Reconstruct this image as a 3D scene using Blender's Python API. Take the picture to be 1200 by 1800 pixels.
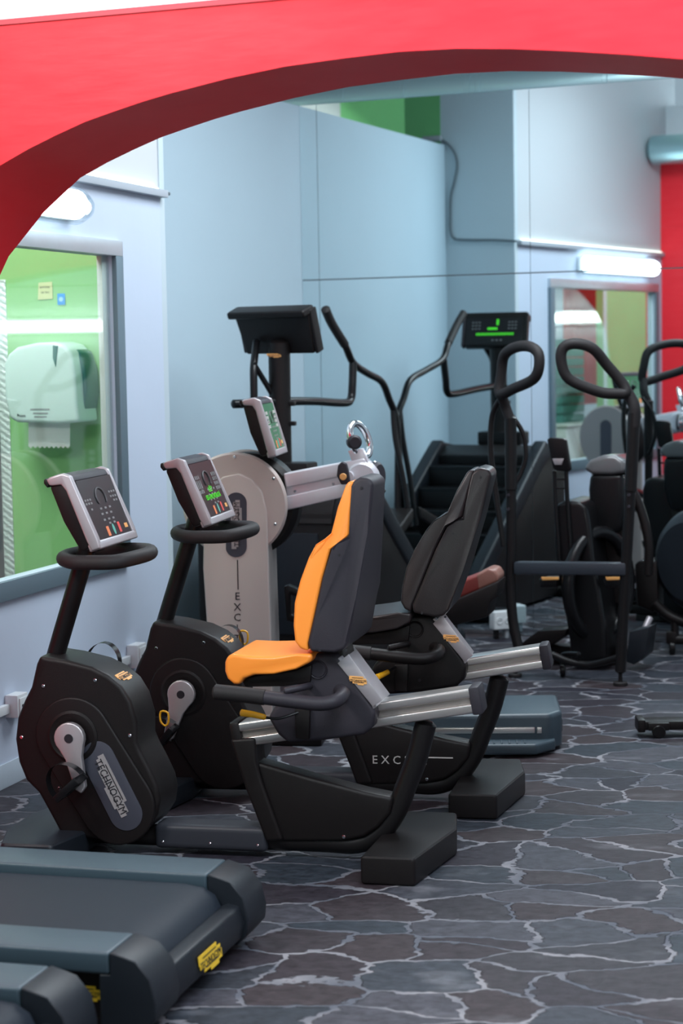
import bpy, bmesh, math, random
from mathutils import Vector, Matrix
random.seed(7)
C = bpy.context.scene
for o in list(bpy.data.objects): bpy.data.objects.remove(o)
COL = C.collection
R = math.radians

# ------------------------------------------------------------------ camera
FPX, HOR, ROLL, CH = 3400.0, 613.0, R(1.0), 1.5          # focal length in pixels, horizon row, roll, eye height
pit = math.atan((900 - HOR) / FPX)
Fv = Vector((0, math.cos(pit), -math.sin(pit)))
X0 = Vector((1, 0, 0)); U0 = X0.cross(Fv)
Xv = math.cos(ROLL) * X0 - math.sin(ROLL) * U0
Uv = math.sin(ROLL) * X0 + math.cos(ROLL) * U0
EYE = Vector((0, 0, CH))
cd = bpy.data.cameras.new('camera'); cam = bpy.data.objects.new('camera', cd); COL.objects.link(cam)
cam.matrix_world = Matrix(((Xv.x, Uv.x, -Fv.x, 0), (Xv.y, Uv.y, -Fv.y, 0), (Xv.z, Uv.z, -Fv.z, CH), (0, 0, 0, 1)))
cd.sensor_fit = 'VERTICAL'; cd.sensor_height = 36; cd.sensor_width = 24; cd.lens = 36 * FPX / 1800
cd.clip_end = 100
cd.dof.use_dof = True; cd.dof.focus_distance = 6.1; cd.dof.aperture_fstop = 3.6
C.camera = cam

# ------------------------------------------------------------------ world, exposure
w = bpy.data.worlds.new('world'); C.world = w; w.use_nodes = True
w.node_tree.nodes['Background'].inputs[0].default_value = (0.72, 0.86, 1.0, 1)
w.node_tree.nodes['Background'].inputs[1].default_value = 0.40
C.view_settings.view_transform = 'Standard'; C.view_settings.look = 'None'
C.view_settings.gamma = 1; C.view_settings.exposure = 0.35; C.view_settings.use_curve_mapping = False

def area(name, loc, target, sx, sy, power, col):
    l = bpy.data.lights.new(name, 'AREA'); l.shape = 'RECTANGLE'; l.size = sx; l.size_y = sy; l.energy = power; l.color = col
    o = bpy.data.objects.new(name, l); COL.objects.link(o); o.location = loc
    o.rotation_euler = (Vector(target) - Vector(loc)).to_track_quat('-Z', 'Y').to_euler()
    return o
area('ceiling_lamps_back', (0.9, 7.6, 3.3), (0.5, 7.8, 0), 2.2, 1.6, 100, (0.86, 0.94, 1.0))
area('ceiling_lamps_front', (1.2, 3.2, 3.2), (0.2, 5.2, 0.2), 2.4, 1.4, 100, (0.80, 0.90, 1.0))
area('ceiling_lamp_by_arch', (-2.3, 3.3, 3.1), (-0.5, 5.0, 2.5), 1.0, 0.6, 62, (1.0, 0.96, 0.95))
area('warm_room_lamp', (-0.2, 4.9, 2.9), (0.1, 6.2, 0.7), 0.7, 0.5, 32, (1.0, 0.84, 0.72))
area('service_room_lamp', (-1.9, 7.0, 3.4), (-1.6, 7.8, 0.9), 0.8, 0.8, 58, (1.0, 1.0, 0.92))

# ------------------------------------------------------------------ helpers: rays and frames
def ray(x, y): return (x - 600) / FPX * Xv + (900 - y) / FPX * Uv + Fv
def onfloor(x, y, z=0.0):
    d = ray(x, y); return EYE + d * ((z - CH) / d.z)
def onv(x, y, P, ang):
    a = R(ang); n = Vector((math.cos(a), -math.sin(a), 0)); d = ray(x, y)
    return EYE + d * (n.dot(Vector((P[0], P[1], 0)) - Vector((0, 0, 0))) / n.dot(d))
AW, AM = 16.7, -66.2                                         # headings of the left wall and of the mirror wall
W0 = onfloor(0, 1389); M0 = onfloor(930, 1118)
def hd(a): return Vector((math.sin(R(a)), math.cos(R(a)), 0))
dW, dM = hd(AW), hd(AM)
nM = Vector((math.cos(R(AM)), -math.sin(R(AM)), 0))          # mirror normal
if nM.y > 0: nM = -nM                                         # towards the camera
def refl(P): return P - 2 * nM * nM.dot(P - Vector((M0.x, M0.y, P.z)))
def rv(v): return v - 2 * nM * nM.dot(v)
def mirray(x, y, P, ang):                                     # where the line of sight bounced off the mirror meets a wall
    O = refl(EYE); d = rv(ray(x, y)); a = R(ang); n = Vector((math.cos(a), -math.sin(a), 0))
    return O + d * (n.dot(Vector((P[0], P[1], 0)) - Vector((O.x, O.y, 0))) / n.dot(d))

class Fr:
    """A local frame standing on the floor: x along yaw, y away from the viewer, z up."""
    def __init__(s, o, yaw):
        s.o = Vector((o[0], o[1], 0)); s.yaw = R(yaw)
        s.u = Vector((math.cos(s.yaw), math.sin(s.yaw), 0)); s.v = Vector((-math.sin(s.yaw), math.cos(s.yaw), 0))
    def at(s, x, y, yo=0.0):
        d = ray(x, y); t = (s.v.dot(s.o) + yo) / s.v.dot(d); P = EYE + d * t
        return Vector(((P - s.o).dot(s.u), yo, P.z))
    def atz(s, x, y, z=0.0):
        P = onfloor(x, y, z); return Vector(((P - s.o).dot(s.u), (P - s.o).dot(s.v), z))
    def prof(s, pts, yo=0.0):
        r = [s.at(x, y, yo) for x, y in pts]; return [(p.x, p.z) for p in r]
    def path(s, pts):
        return [s.at(x, y, yo) for x, y, yo in pts]

# ------------------------------------------------------------------ materials
def nt(name):
    m = bpy.data.materials.new(name); m.use_nodes = True; return m, m.node_tree, m.node_tree.nodes['Principled BSDF']
def mat(name, col, rough=0.5, metal=0.0, emit=None, es=0.0, bump=0.0, bscale=300, var=0.0, vscale=6, spec=0.5, coat=0.0):
    m, t, b = nt(name)
    b.inputs['Base Color'].default_value = (*col, 1); b.inputs['Roughness'].default_value = rough
    b.inputs['Metallic'].default_value = metal; b.inputs['Specular IOR Level'].default_value = spec
    b.inputs['Coat Weight'].default_value = coat
    if emit: b.inputs['Emission Color'].default_value = (*emit, 1); b.inputs['Emission Strength'].default_value = es
    tc = t.nodes.new('ShaderNodeTexCoord')
    if bump:
        n = t.nodes.new('ShaderNodeTexNoise'); n.inputs['Scale'].default_value = bscale; n.inputs['Detail'].default_value = 3
        bp = t.nodes.new('ShaderNodeBump'); bp.inputs['Strength'].default_value = bump; bp.inputs['Distance'].default_value = 0.002
        t.links.new(tc.outputs['Object'], n.inputs['Vector']); t.links.new(n.outputs['Fac'], bp.inputs['Height']); t.links.new(bp.outputs['Normal'], b.inputs['Normal'])
    if var:
        n = t.nodes.new('ShaderNodeTexNoise'); n.inputs['Scale'].default_value = vscale; n.inputs['Detail'].default_value = 4
        mx = t.nodes.new('ShaderNodeMix'); mx.data_type = 'RGBA'
        mx.inputs['A'].default_value = tuple(c * (1 - var) for c in col) + (1,); mx.inputs['B'].default_value = tuple(min(1, c * (1 + var)) for c in col) + (1,)
        t.links.new(tc.outputs['Object'], n.inputs['Vector']); t.links.new(n.outputs['Fac'], mx.inputs['Factor']); t.links.new(mx.outputs['Result'], b.inputs['Base Color'])
    return m
BLACK = mat('black_plastic', (0.0085, 0.0068, 0.0070), 0.42, bump=0.25, bscale=700, spec=0.26)
BLACKG = mat('black_gloss_paint', (0.006, 0.006, 0.007), 0.3, spec=0.3)
TUBE = mat('black_tube_paint', (0.008, 0.007, 0.0075), 0.38, spec=0.3)
RUBBER = mat('rubber_grip', (0.018, 0.016, 0.017), 0.6, spec=0.3, bump=0.3, bscale=500)
CHAR = mat('charcoal_shell', (0.030, 0.027, 0.035), 0.5, spec=0.3, bump=0.2, bscale=500)
DARKVINYL = mat('black_vinyl', (0.020, 0.017, 0.018), 0.33, spec=0.4, bump=0.15, bscale=300)
ORANGE = mat('orange_vinyl', (1.0, 0.31, 0.04), 0.34, bump=0.08, bscale=200)
REDV = mat('red_brown_leather', (0.17, 0.025, 0.020), 0.42, bump=0.3, bscale=200)
BEIGEV = mat('worn_highlit_tan_leather', (0.24, 0.11, 0.085), 0.4, bump=0.3, bscale=200)  # tan holds both wear and a highlight painted into the colour
SILVER = mat('silver_plastic', (0.46, 0.43, 0.45), 0.38, 0.55)
ALU = mat('brushed_aluminium', (0.70, 0.66, 0.63), 0.28, 0.95)
RAILC = mat('rail_groove_alloy', (0.30, 0.27, 0.25), 0.4, 0.7)
ALUC = mat('crank_alloy', (0.55, 0.53, 0.54), 0.42, 0.75, bump=0.1)
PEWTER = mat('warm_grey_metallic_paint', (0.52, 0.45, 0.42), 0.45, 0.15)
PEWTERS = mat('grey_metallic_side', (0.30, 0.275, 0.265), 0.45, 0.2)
BARSIL = mat('satin_silver_beam', (0.68, 0.68, 0.73), 0.35, 0.3)
CHROME = mat('chrome', (0.8, 0.8, 0.82), 0.12, 1.0)
TEALP = mat('blue_grey_plastic', (0.038, 0.062, 0.080), 0.42, bump=0.2, bscale=400)
TEALD = mat('dark_slate_plastic', (0.010, 0.013, 0.018), 0.42, spec=0.3, bump=0.2, bscale=400)
BELT = mat('treadmill_belt', (0.012, 0.018, 0.027), 0.5, spec=0.25, bump=0.5, bscale=500)
SLATEC = mat('slate_cover', (0.028, 0.030, 0.038), 0.45, spec=0.3)
YEL = mat('yellow_plastic', (0.85, 0.42, 0.01), 0.4)
YELT = mat('yellow_badge', (0.80, 0.52, 0.03), 0.45)
GOLD = mat('orange_badge', (0.85, 0.42, 0.13), 0.4)
BADGEP = mat('silver_badge', (0.42, 0.40, 0.40), 0.35, 0.4)
INK = mat('dark_lettering', (0.012, 0.012, 0.016), 0.5)
LIGHTINK = mat('light_lettering', (0.50, 0.48, 0.46), 0.5)
PALE = mat('pale_print', (0.22, 0.22, 0.22), 0.5)
SCREEN = mat('console_screen', (0.016, 0.015, 0.017), 0.3, spec=0.25)
SCREENG = mat('lit_green_screen', (0.02, 0.05, 0.03), 0.12, emit=(0.10, 0.32, 0.17), es=0.35, spec=0.9)
LED = mat('green_led', (0.05, 0.5, 0.02), 0.4, emit=(0.10, 1.0, 0.03), es=0.35)
KRED = mat('red_key', (0.75, 0.08, 0.07), 0.4); KOR = mat('orange_key', (0.85, 0.24, 0.09), 0.4); KGR = mat('green_key', (0.12, 0.45, 0.36), 0.4)
NAVY = mat('navy_plate', (0.045, 0.048, 0.065), 0.45)
WHITEP = mat('white_plastic', (0.66, 0.70, 0.72), 0.4)
DISPW = mat('dispenser_white', (0.62, 0.80, 0.80), 0.22)
DISPT = mat('dispenser_teal', (0.02, 0.14, 0.13), 0.15)
PAPER = mat('paper_towel', (0.75, 0.80, 0.80), 0.8)
NOTE = mat('sticky_note', (0.62, 0.66, 0.36), 0.8)
BLUEST = mat('blue_sticker', (0.02, 0.30, 0.85), 0.4)
GREY = mat('grey_paint', (0.30, 0.34, 0.37), 0.5)
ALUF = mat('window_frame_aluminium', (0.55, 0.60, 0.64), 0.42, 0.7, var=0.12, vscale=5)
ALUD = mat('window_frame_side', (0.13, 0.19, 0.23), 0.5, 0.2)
WLEFT = mat('pale_blue_wall_paint', (0.50, 0.58, 0.70), 0.6, bump=0.3, bscale=25, var=0.05, vscale=2)
WBACK = mat('grey_blue_partition_paint', (0.45, 0.58, 0.66), 0.6, var=0.03, vscale=2)
WRET = mat('grey_wall_paint', (0.48, 0.57, 0.62), 0.6, var=0.04, vscale=2)
WHITEW = mat('white_wall_paint', (0.80, 0.84, 0.88), 0.6)
CREAM = mat('cream_wall_paint', (0.50, 0.53, 0.56), 0.6)
GREEN = mat('green_wall_paint', (0.26, 0.56, 0.23), 0.5, var=0.10, vscale=2.5)
GREENF = mat('fresh_green_wall_paint', (0.15, 0.46, 0.17), 0.6, var=0.05, vscale=2)
DUCTM = mat('ventilation_duct_metal', (0.36, 0.54, 0.58), 0.3, 0.75)
CURT = mat('red_curtain', (0.85, 0.03, 0.03), 0.7)
TOWEL = mat('teal_towel', (0.10, 0.30, 0.30), 0.9)
LAMPE = mat('lamp_tube_glow', (1, 1, 1), 0.4, emit=(0.88, 0.97, 1.0), es=7.0)
COVE = mat('cove_strip_glow', (1, 1, 1), 0.4, emit=(0.95, 1.0, 0.82), es=3.0)
CABLE = mat('grey_cable', (0.10, 0.13, 0.15), 0.5)

def red_paint():
    m, t, b = nt('red_gloss_plaster'); N = t.nodes; L = t.links
    tc = N.new('ShaderNodeTexCoord'); mp = N.new('ShaderNodeMapping'); mp.inputs['Scale'].default_value = (3, 3, 14)
    n = N.new('ShaderNodeTexNoise'); n.inputs['Scale'].default_value = 2.2; n.inputs['Detail'].default_value = 6
    L.new(tc.outputs['Object'], mp.inputs['Vector']); L.new(mp.outputs['Vector'], n.inputs['Vector'])
    mx = N.new('ShaderNodeMix'); mx.data_type = 'RGBA'; mx.inputs['A'].default_value = (0.86, 0.020, 0.034, 1); mx.inputs['B'].default_value = (0.92, 0.045, 0.060, 1)
    L.new(n.outputs['Fac'], mx.inputs['Factor']); L.new(mx.outputs['Result'], b.inputs['Base Color'])
    b.inputs['Roughness'].default_value = 0.46; b.inputs['Specular IOR Level'].default_value = 0.14
    bp = N.new('ShaderNodeBump'); bp.inputs['Strength'].default_value = 0.12; bp.inputs['Distance'].default_value = 0.01
    L.new(n.outputs['Fac'], bp.inputs['Height']); L.new(bp.outputs['Normal'], b.inputs['Normal'])
    return m
RED = red_paint()

def mirror_mat():
    m, t, b = nt('mirror_silvering')
    b.inputs['Base Color'].default_value = (0.76, 0.86, 0.88, 1); b.inputs['Metallic'].default_value = 1; b.inputs['Roughness'].default_value = 0.012
    return m
MIRR = mirror_mat()
def glass_mat():
    m, t, b = nt('window_glass'); N = t.nodes; L = t.links
    tr = N.new('ShaderNodeBsdfTransparent'); tr.inputs[0].default_value = (0.93, 0.97, 0.95, 1)
    gl = N.new('ShaderNodeBsdfGlossy'); gl.inputs['Roughness'].default_value = 0.03
    lw = N.new('ShaderNodeLayerWeight'); lw.inputs['Blend'].default_value = 0.5
    pw = N.new('ShaderNodeMath'); pw.operation = 'POWER'; pw.inputs[1].default_value = 4.0; L.new(lw.outputs['Facing'], pw.inputs[0])
    fr = N.new('ShaderNodeMath'); fr.operation = 'MULTIPLY_ADD'; fr.inputs[1].default_value = 0.85; fr.inputs[2].default_value = 0.05; L.new(pw.outputs[0], fr.inputs[0])
    mx = N.new('ShaderNodeMixShader'); L.new(fr.outputs[0], mx.inputs[0]); L.new(tr.outputs[0], mx.inputs[1]); L.new(gl.outputs[0], mx.inputs[2])
    L.new(mx.outputs[0], N['Material Output'].inputs[0]); return m
GLASS = glass_mat()
def tread_plate():
    m, t, b = nt('aluminium_tread_plate'); N = t.nodes; L = t.links
    b.inputs['Base Color'].default_value = (0.62, 0.72, 0.74, 1); b.inputs['Metallic'].default_value = 0.3; b.inputs['Roughness'].default_value = 0.45
    tc = N.new('ShaderNodeTexCoord')
    br = N.new('ShaderNodeTexWave'); br.bands_direction = 'DIAGONAL'; br.inputs['Scale'].default_value = 22; br.inputs['Distortion'].default_value = 3; br.inputs['Detail Scale'].default_value = 3
    bp = N.new('ShaderNodeBump'); bp.inputs['Strength'].default_value = 0.5; bp.inputs['Distance'].default_value = 0.005
    L.new(tc.outputs['Object'], br.inputs['Vector']); L.new(br.outputs['Fac'], bp.inputs['Height']); L.new(bp.outputs['Normal'], b.inputs['Normal'])
    return m
TREADP = tread_plate()

def stone_floor():
    m, t, b = nt('crazy_paving_porphyry'); N = t.nodes; L = t.links
    tc = N.new('ShaderNodeTexCoord'); mp = N.new('ShaderNodeMapping'); mp.inputs['Rotation'].default_value = (0, 0, 0.5); mp.inputs['Scale'].default_value = (0.9, 1.35, 1)
    L.new(tc.outputs['Object'], mp.inputs['Vector'])
    n1 = N.new('ShaderNodeTexNoise'); n1.inputs['Scale'].default_value = 2.6; n1.inputs['Detail'].default_value = 1
    L.new(mp.outputs['Vector'], n1.inputs['Vector'])
    sub = N.new('ShaderNodeVectorMath'); sub.operation = 'SUBTRACT'; sub.inputs[1].default_value = (0.5, 0.5, 0.5); L.new(n1.outputs['Color'], sub.inputs[0])
    sc = N.new('ShaderNodeVectorMath'); sc.operation = 'SCALE'; sc.inputs['Scale'].default_value = 0.30; L.new(sub.outputs[0], sc.inputs[0])
    n2 = N.new('ShaderNodeTexNoise'); n2.inputs['Scale'].default_value = 22; n2.inputs['Detail'].default_value = 3; L.new(mp.outputs['Vector'], n2.inputs['Vector'])
    sub2 = N.new('ShaderNodeVectorMath'); sub2.operation = 'SUBTRACT'; sub2.inputs[1].default_value = (0.5, 0.5, 0.5); L.new(n2.outputs['Color'], sub2.inputs[0])
    sc2 = N.new('ShaderNodeVectorMath'); sc2.operation = 'SCALE'; sc2.inputs['Scale'].default_value = 0.06; L.new(sub2.outputs[0], sc2.inputs[0])
    ad = N.new('ShaderNodeVectorMath'); L.new(mp.outputs['Vector'], ad.inputs[0]); L.new(sc.outputs[0], ad.inputs[1])
    ad2 = N.new('ShaderNodeVectorMath'); L.new(ad.outputs[0], ad2.inputs[0]); L.new(sc2.outputs[0], ad2.inputs[1])
    ve = N.new('ShaderNodeTexVoronoi'); ve.voronoi_dimensions = '2D'; ve.feature = 'DISTANCE_TO_EDGE'; ve.inputs['Scale'].default_value = 4.5
    vc = N.new('ShaderNodeTexVoronoi'); vc.voronoi_dimensions = '2D'; vc.feature = 'F1'; vc.inputs['Scale'].default_value = 4.5
    for v in (ve, vc): L.new(ad2.outputs[0], v.inputs['Vector'])
    # joints: irregular width
    n3 = N.new('ShaderNodeTexNoise'); n3.inputs['Scale'].default_value = 5; L.new(mp.outputs['Vector'], n3.inputs['Vector'])
    wd = N.new('ShaderNodeMapRange'); wd.inputs['To Min'].default_value = 0.0; wd.inputs['To Max'].default_value = 0.055; L.new(n3.outputs['Fac'], wd.inputs['Value'])
    wd2 = N.new('ShaderNodeMath'); wd2.operation = 'ADD'; wd2.inputs[1].default_value = 0.025; L.new(wd.outputs[0], wd2.inputs[0])
    st = N.new('ShaderNodeMapRange'); st.interpolation_type = 'SMOOTHSTEP'; L.new(ve.outputs['Distance'], st.inputs['Value']); L.new(wd.outputs[0], st.inputs['From Min']); L.new(wd2.outputs[0], st.inputs['From Max'])
    # stone colour
    sp = N.new('ShaderNodeSeparateColor'); L.new(vc.outputs['Color'], sp.inputs[0])
    cr = N.new('ShaderNodeValToRGB'); cr.color_ramp.elements[0].color = (0.024, 0.024, 0.035, 1); cr.color_ramp.elements[1].color = (0.060, 0.058, 0.072, 1)
    e = cr.color_ramp.elements.new(0.35); e.color = (0.042, 0.030, 0.034, 1); e = cr.color_ramp.elements.new(0.7); e.color = (0.030, 0.038, 0.050, 1)
    L.new(sp.outputs[0], cr.inputs[0])
    n4 = N.new('ShaderNodeTexNoise'); n4.inputs['Scale'].default_value = 24; n4.inputs['Detail'].default_value = 9; n4.inputs['Roughness'].default_value = 0.78; L.new(mp.outputs['Vector'], n4.inputs['Vector'])
    m4 = N.new('ShaderNodeMapRange'); m4.inputs['From Min'].default_value = 0.3; m4.inputs['From Max'].default_value = 0.75; m4.inputs['To Min'].default_value = 0.30; m4.inputs['To Max'].default_value = 1.75; L.new(n4.outputs['Fac'], m4.inputs['Value'])
    ml = N.new('ShaderNodeVectorMath'); ml.operation = 'SCALE'; L.new(cr.outputs[0], ml.inputs[0]); L.new(m4.outputs[0], ml.inputs['Scale'])
    # grout and lime smears
    n5 = N.new('ShaderNodeTexNoise'); n5.inputs['Scale'].default_value = 3.2; n5.inputs['Detail'].default_value = 3; L.new(mp.outputs['Vector'], n5.inputs['Vector'])
    gr = N.new('ShaderNodeValToRGB'); gr.color_ramp.elements[0].position = 0.42; gr.color_ramp.elements[0].color = (0.095, 0.102, 0.125, 1); gr.color_ramp.elements[1].position = 0.72; gr.color_ramp.elements[1].color = (0.30, 0.29, 0.31, 1)
    L.new(n5.outputs['Fac'], gr.inputs[0])
    sm = N.new('ShaderNodeMapRange'); sm.inputs['From Min'].default_value = 0.62; sm.inputs['From Max'].default_value = 0.78; sm.inputs['To Max'].default_value = 0.55; L.new(n5.outputs['Fac'], sm.inputs['Value'])
    smm = N.new('ShaderNodeMath'); smm.operation = 'MULTIPLY'; L.new(sm.outputs[0], smm.inputs[0]); L.new(n4.outputs['Fac'], smm.inputs[1])
    mixs = N.new('ShaderNodeMix'); mixs.data_type = 'RGBA'; L.new(smm.outputs[0], mixs.inputs['Factor']); L.new(ml.outputs[0], mixs.inputs['A']); mixs.inputs['B'].default_value = (0.38, 0.38, 0.42, 1)
    mx = N.new('ShaderNodeMix'); mx.data_type = 'RGBA'; L.new(st.outputs[0], mx.inputs['Factor']); L.new(gr.outputs[0], mx.inputs['A']); L.new(mixs.outputs['Result'], mx.inputs['B'])
    L.new(mx.outputs['Result'], b.inputs['Base Color'])
    rr = N.new('ShaderNodeMapRange'); b.inputs['Specular IOR Level'].default_value = 0.16; rr.inputs['To Min'].default_value = 0.62; rr.inputs['To Max'].default_value = 0.46; L.new(st.outputs[0], rr.inputs['Value']); L.new(rr.outputs[0], b.inputs['Roughness'])
    hs = N.new('ShaderNodeMath'); hs.operation = 'MULTIPLY_ADD'; hs.inputs[1].default_value = 0.35; L.new(n4.outputs['Fac'], hs.inputs[0]); L.new(st.outputs[0], hs.inputs[2])
    bp = N.new('ShaderNodeBump'); bp.inputs['Strength'].default_value = 0.9; bp.inputs['Distance'].default_value = 0.008; L.new(hs.outputs[0], bp.inputs['Height']); L.new(bp.outputs['Normal'], b.inputs['Normal'])
    return m
FLOORM = stone_floor()

# ------------------------------------------------------------------ helpers: meshes
def finish(name, bm, m, parent=None, ang=35, mats=None):
    me = bpy.data.meshes.new(name)
    bmesh.ops.remove_doubles(bm, verts=bm.verts, dist=1e-6)
    bmesh.ops.recalc_face_normals(bm, faces=bm.faces)
    bm.to_mesh(me); bm.free()
    for p in me.polygons: p.use_smooth = True
    me.set_sharp_from_angle(angle=R(ang))
    for mm in (mats or [m]): me.materials.append(mm)
    o = bpy.data.objects.new(name, me); COL.objects.link(o)
    if parent is not None: o.parent = parent
    return o
def bevel(bm, w, seg=2, ang=30, edges=None):
    if w <= 0: return
    es = [e for e in (edges or bm.edges) if len(e.link_faces) == 2 and e.calc_face_angle(0) > R(ang)]
    if es: bmesh.ops.bevel(bm, geom=es, offset=w, segments=seg, profile=0.6, affect='EDGES', clamp_overlap=True)
def prism_bm(pts, y0, y1, bev=0.0, seg=2, wfun=None):
    """pts: (x, z) outline, extruded along y."""
    bm = bmesh.new()
    if wfun:
        yc = (y0 + y1) / 2; h = (y1 - y0) / 2
        a = [bm.verts.new((x, yc - h * wfun(x, z), z)) for x, z in pts]; b = [bm.verts.new((x, yc + h * wfun(x, z), z)) for x, z in pts]
    else:
        a = [bm.verts.new((x, y0, z)) for x, z in pts]; b = [bm.verts.new((x, y1, z)) for x, z in pts]
    n = len(pts)
    fa = bm.faces.new(a); fb = bm.faces.new(b[::-1])
    for i in range(n): bm.faces.new((a[i], b[i], b[(i + 1) % n], a[(i + 1) % n]))
    bmesh.ops.recalc_face_normals(bm, faces=bm.faces)
    if bev > 0:
        es = [e for e in bm.edges if (fa in e.link_faces or fb in e.link_faces)]
        es += [e for e in bm.edges if e not in es and e.calc_face_angle(0) > R(35)]
        bmesh.ops.bevel(bm, geom=es, offset=bev, segments=seg, profile=0.55, affect='EDGES', clamp_overlap=True)
    return bm
def prism(name, pts, y0, y1, m, parent, bev=0.0, seg=2, wfun=None, ang=35):
    return finish(name, prism_bm(pts, y0, y1, bev, seg, wfun), m, parent, ang)
def plan_bm(pts, z0, z1, bev=0.0, seg=2):
    bm = bmesh.new(); a = [bm.verts.new((x, y, z0)) for x, y in pts]; b = [bm.verts.new((x, y, z1)) for x, y in pts]; n = len(pts)
    bm.faces.new(a); bm.faces.new(b)
    for i in range(n): bm.faces.new((a[i], b[i], b[(i + 1) % n], a[(i + 1) % n]))
    bmesh.ops.recalc_face_normals(bm, faces=bm.faces); bevel(bm, bev, seg); return bm
def box_bm(c, s, bev=0.0, seg=2, rot=None, bm=None):
    b2 = bmesh.new(); bmesh.ops.create_cube(b2, size=1)
    bmesh.ops.scale(b2, vec=s, verts=b2.verts); bevel(b2, bev, seg)
    if rot is not None: bmesh.ops.transform(b2, matrix=rot.to_4x4(), verts=b2.verts)
    bmesh.ops.translate(b2, vec=c, verts=b2.verts)
    return join(bm, b2)
def join(bm, b2):
    if bm is None: return b2
    me = bpy.data.meshes.new('tmp'); b2.to_mesh(me); b2.free(); bm.from_mesh(me); bpy.data.meshes.remove(me); return bm
def smooth_path(P, k=5, closed=False):
    P = [Vector(p) for p in P]; n = len(P); out = []
    rng = range(n if closed else n - 1)
    for i in rng:
        g = (lambda j: P[j % n]) if closed else (lambda j: P[max(0, min(n - 1, j))])
        p0, p1, p2, p3 = g(i - 1), g(i), g(i + 1), g(i + 2)
        for s in range(k):
            t = s / k
            out.append(0.5 * ((2 * p1) + (-p0 + p2) * t + (2 * p0 - 5 * p1 + 4 * p2 - p3) * t * t + (-p0 + 3 * p1 - 3 * p2 + p3) * t ** 3))
    if not closed: out.append(P[-1])
    return out
def tube_bm(P, r, seg=14, closed=False, smooth=5, bm=None, flat=1.0, cap=True):
    if smooth: Q = smooth_path(P, smooth, closed)
    else: Q = [Vector(p) for p in P]
    n = len(Q); rs = r if callable(r) else (lambda t: r)
    b = bmesh.new(); rings = []; T0 = None; N = None
    for i in range(n):
        if closed: T = (Q[(i + 1) % n] - Q[i - 1])
        else: T = Q[min(n - 1, i + 1)] - Q[max(0, i - 1)]
        T.normalize()
        if N is None:
            N = Vector((0, 0, 1)).cross(T)
            if N.length < 0.2: N = Vector((0, 1, 0)).cross(T)
            N.normalize()
        else:
            N = (N - T * N.dot(T)).normalized()
        B = T.cross(N); rr = rs(i / max(1, n - 1))
        rings.append([b.verts.new(Q[i] + (N * math.cos(a) + B * math.sin(a) * flat) * rr) for a in [2 * math.pi * k / seg for k in range(seg)]])
    for i in range(n if closed else n - 1):
        A, D = rings[i], rings[(i + 1) % n]
        if closed and i == n - 1:
            best = min(range(seg), key=lambda s: (A[0].co - D[s].co).length)
            D = [D[(k + best) % seg] for k in range(seg)]
        for k in range(seg): b.faces.new((A[k], A[(k + 1) % seg], D[(k + 1) % seg], D[k]))
    if not closed and cap:
        for ring, q, q2 in ((rings[0], Q[0], Q[1]), (rings[-1], Q[-1], Q[-2])):
            d = (q - q2).normalized(); rr = rs(0 if ring is rings[0] else 1)
            inner = [b.verts.new(q + (v.co - q) * 0.6 + d * rr * 0.3) for v in ring]
            for k in range(seg): b.faces.new((ring[k], ring[(k + 1) % seg], inner[(k + 1) % seg], inner[k]))
            b.faces.new(inner)
    return join(bm, b)
def tube(name, P, r, m, parent, **k): return finish(name, tube_bm(P, r, **k), m, parent, 50)
def disc_bm(c, axis, r, h, seg=40, bev=0.0, bm=None, rin=None, prof=None):
    """cylinder (or lathe of prof=[(radius, height)...]) centred at c along axis."""
    b = bmesh.new(); ax = Vector(axis).normalized(); q = Vector((0, 0, 1)).rotation_difference(ax).to_matrix()
    pr = prof or [(0, -h / 2), (r - bev, -h / 2), (r, -h / 2 + bev), (r, h / 2 - bev), (r - bev, h / 2), (0, h / 2)]
    rings = []
    for rad, z in pr:
        if rad <= 1e-6: rings.append([b.verts.new(q @ Vector((0, 0, z)) + Vector(c))])
        else: rings.append([b.verts.new(q @ Vector((rad * math.cos(2 * math.pi * k / seg), rad * math.sin(2 * math.pi * k / seg), z)) + Vector(c)) for k in range(seg)])
    for A, D in zip(rings, rings[1:]):
        for k in range(seg):
            k2 = (k + 1) % seg
            if len(A) == 1 and len(D) == 1: continue
            if len(A) == 1: b.faces.new((A[0], D[k2], D[k]))
            elif len(D) == 1: b.faces.new((A[k], A[k2], D[0]))
            else: b.faces.new((A[k], A[k2], D[k2], D[k]))
    return join(bm, b)
def disc(name, c, axis, r, h, m, parent, **k): return finish(name, disc_bm(c, axis, r, h, **k), m, parent, 35)
def screws(parent, pts, r=0.006, name='screw'):
    for c in pts: disc(name, c, (0, -1, 0), r, 0.004, CHROME, parent, seg=12, bev=0.0015)
def text_bm(body, size, depth=0.0006, align='LEFT', spacing=1.0):
    cu = bpy.data.curves.new('lettering', 'FONT'); cu.body = body; cu.size = size; cu.extrude = depth; cu.align_x = align; cu.space_character = spacing; cu.resolution_u = 2
    o = bpy.data.objects.new('lettering', cu); COL.objects.link(o)
    bpy.context.view_layer.update(); dg = bpy.context.evaluated_depsgraph_get()
    me = bpy.data.meshes.new_from_object(o.evaluated_get(dg)); bm = bmesh.new(); bm.from_mesh(me)
    bpy.data.objects.remove(o); bpy.data.curves.remove(cu); bpy.data.meshes.remove(me); return bm
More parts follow.
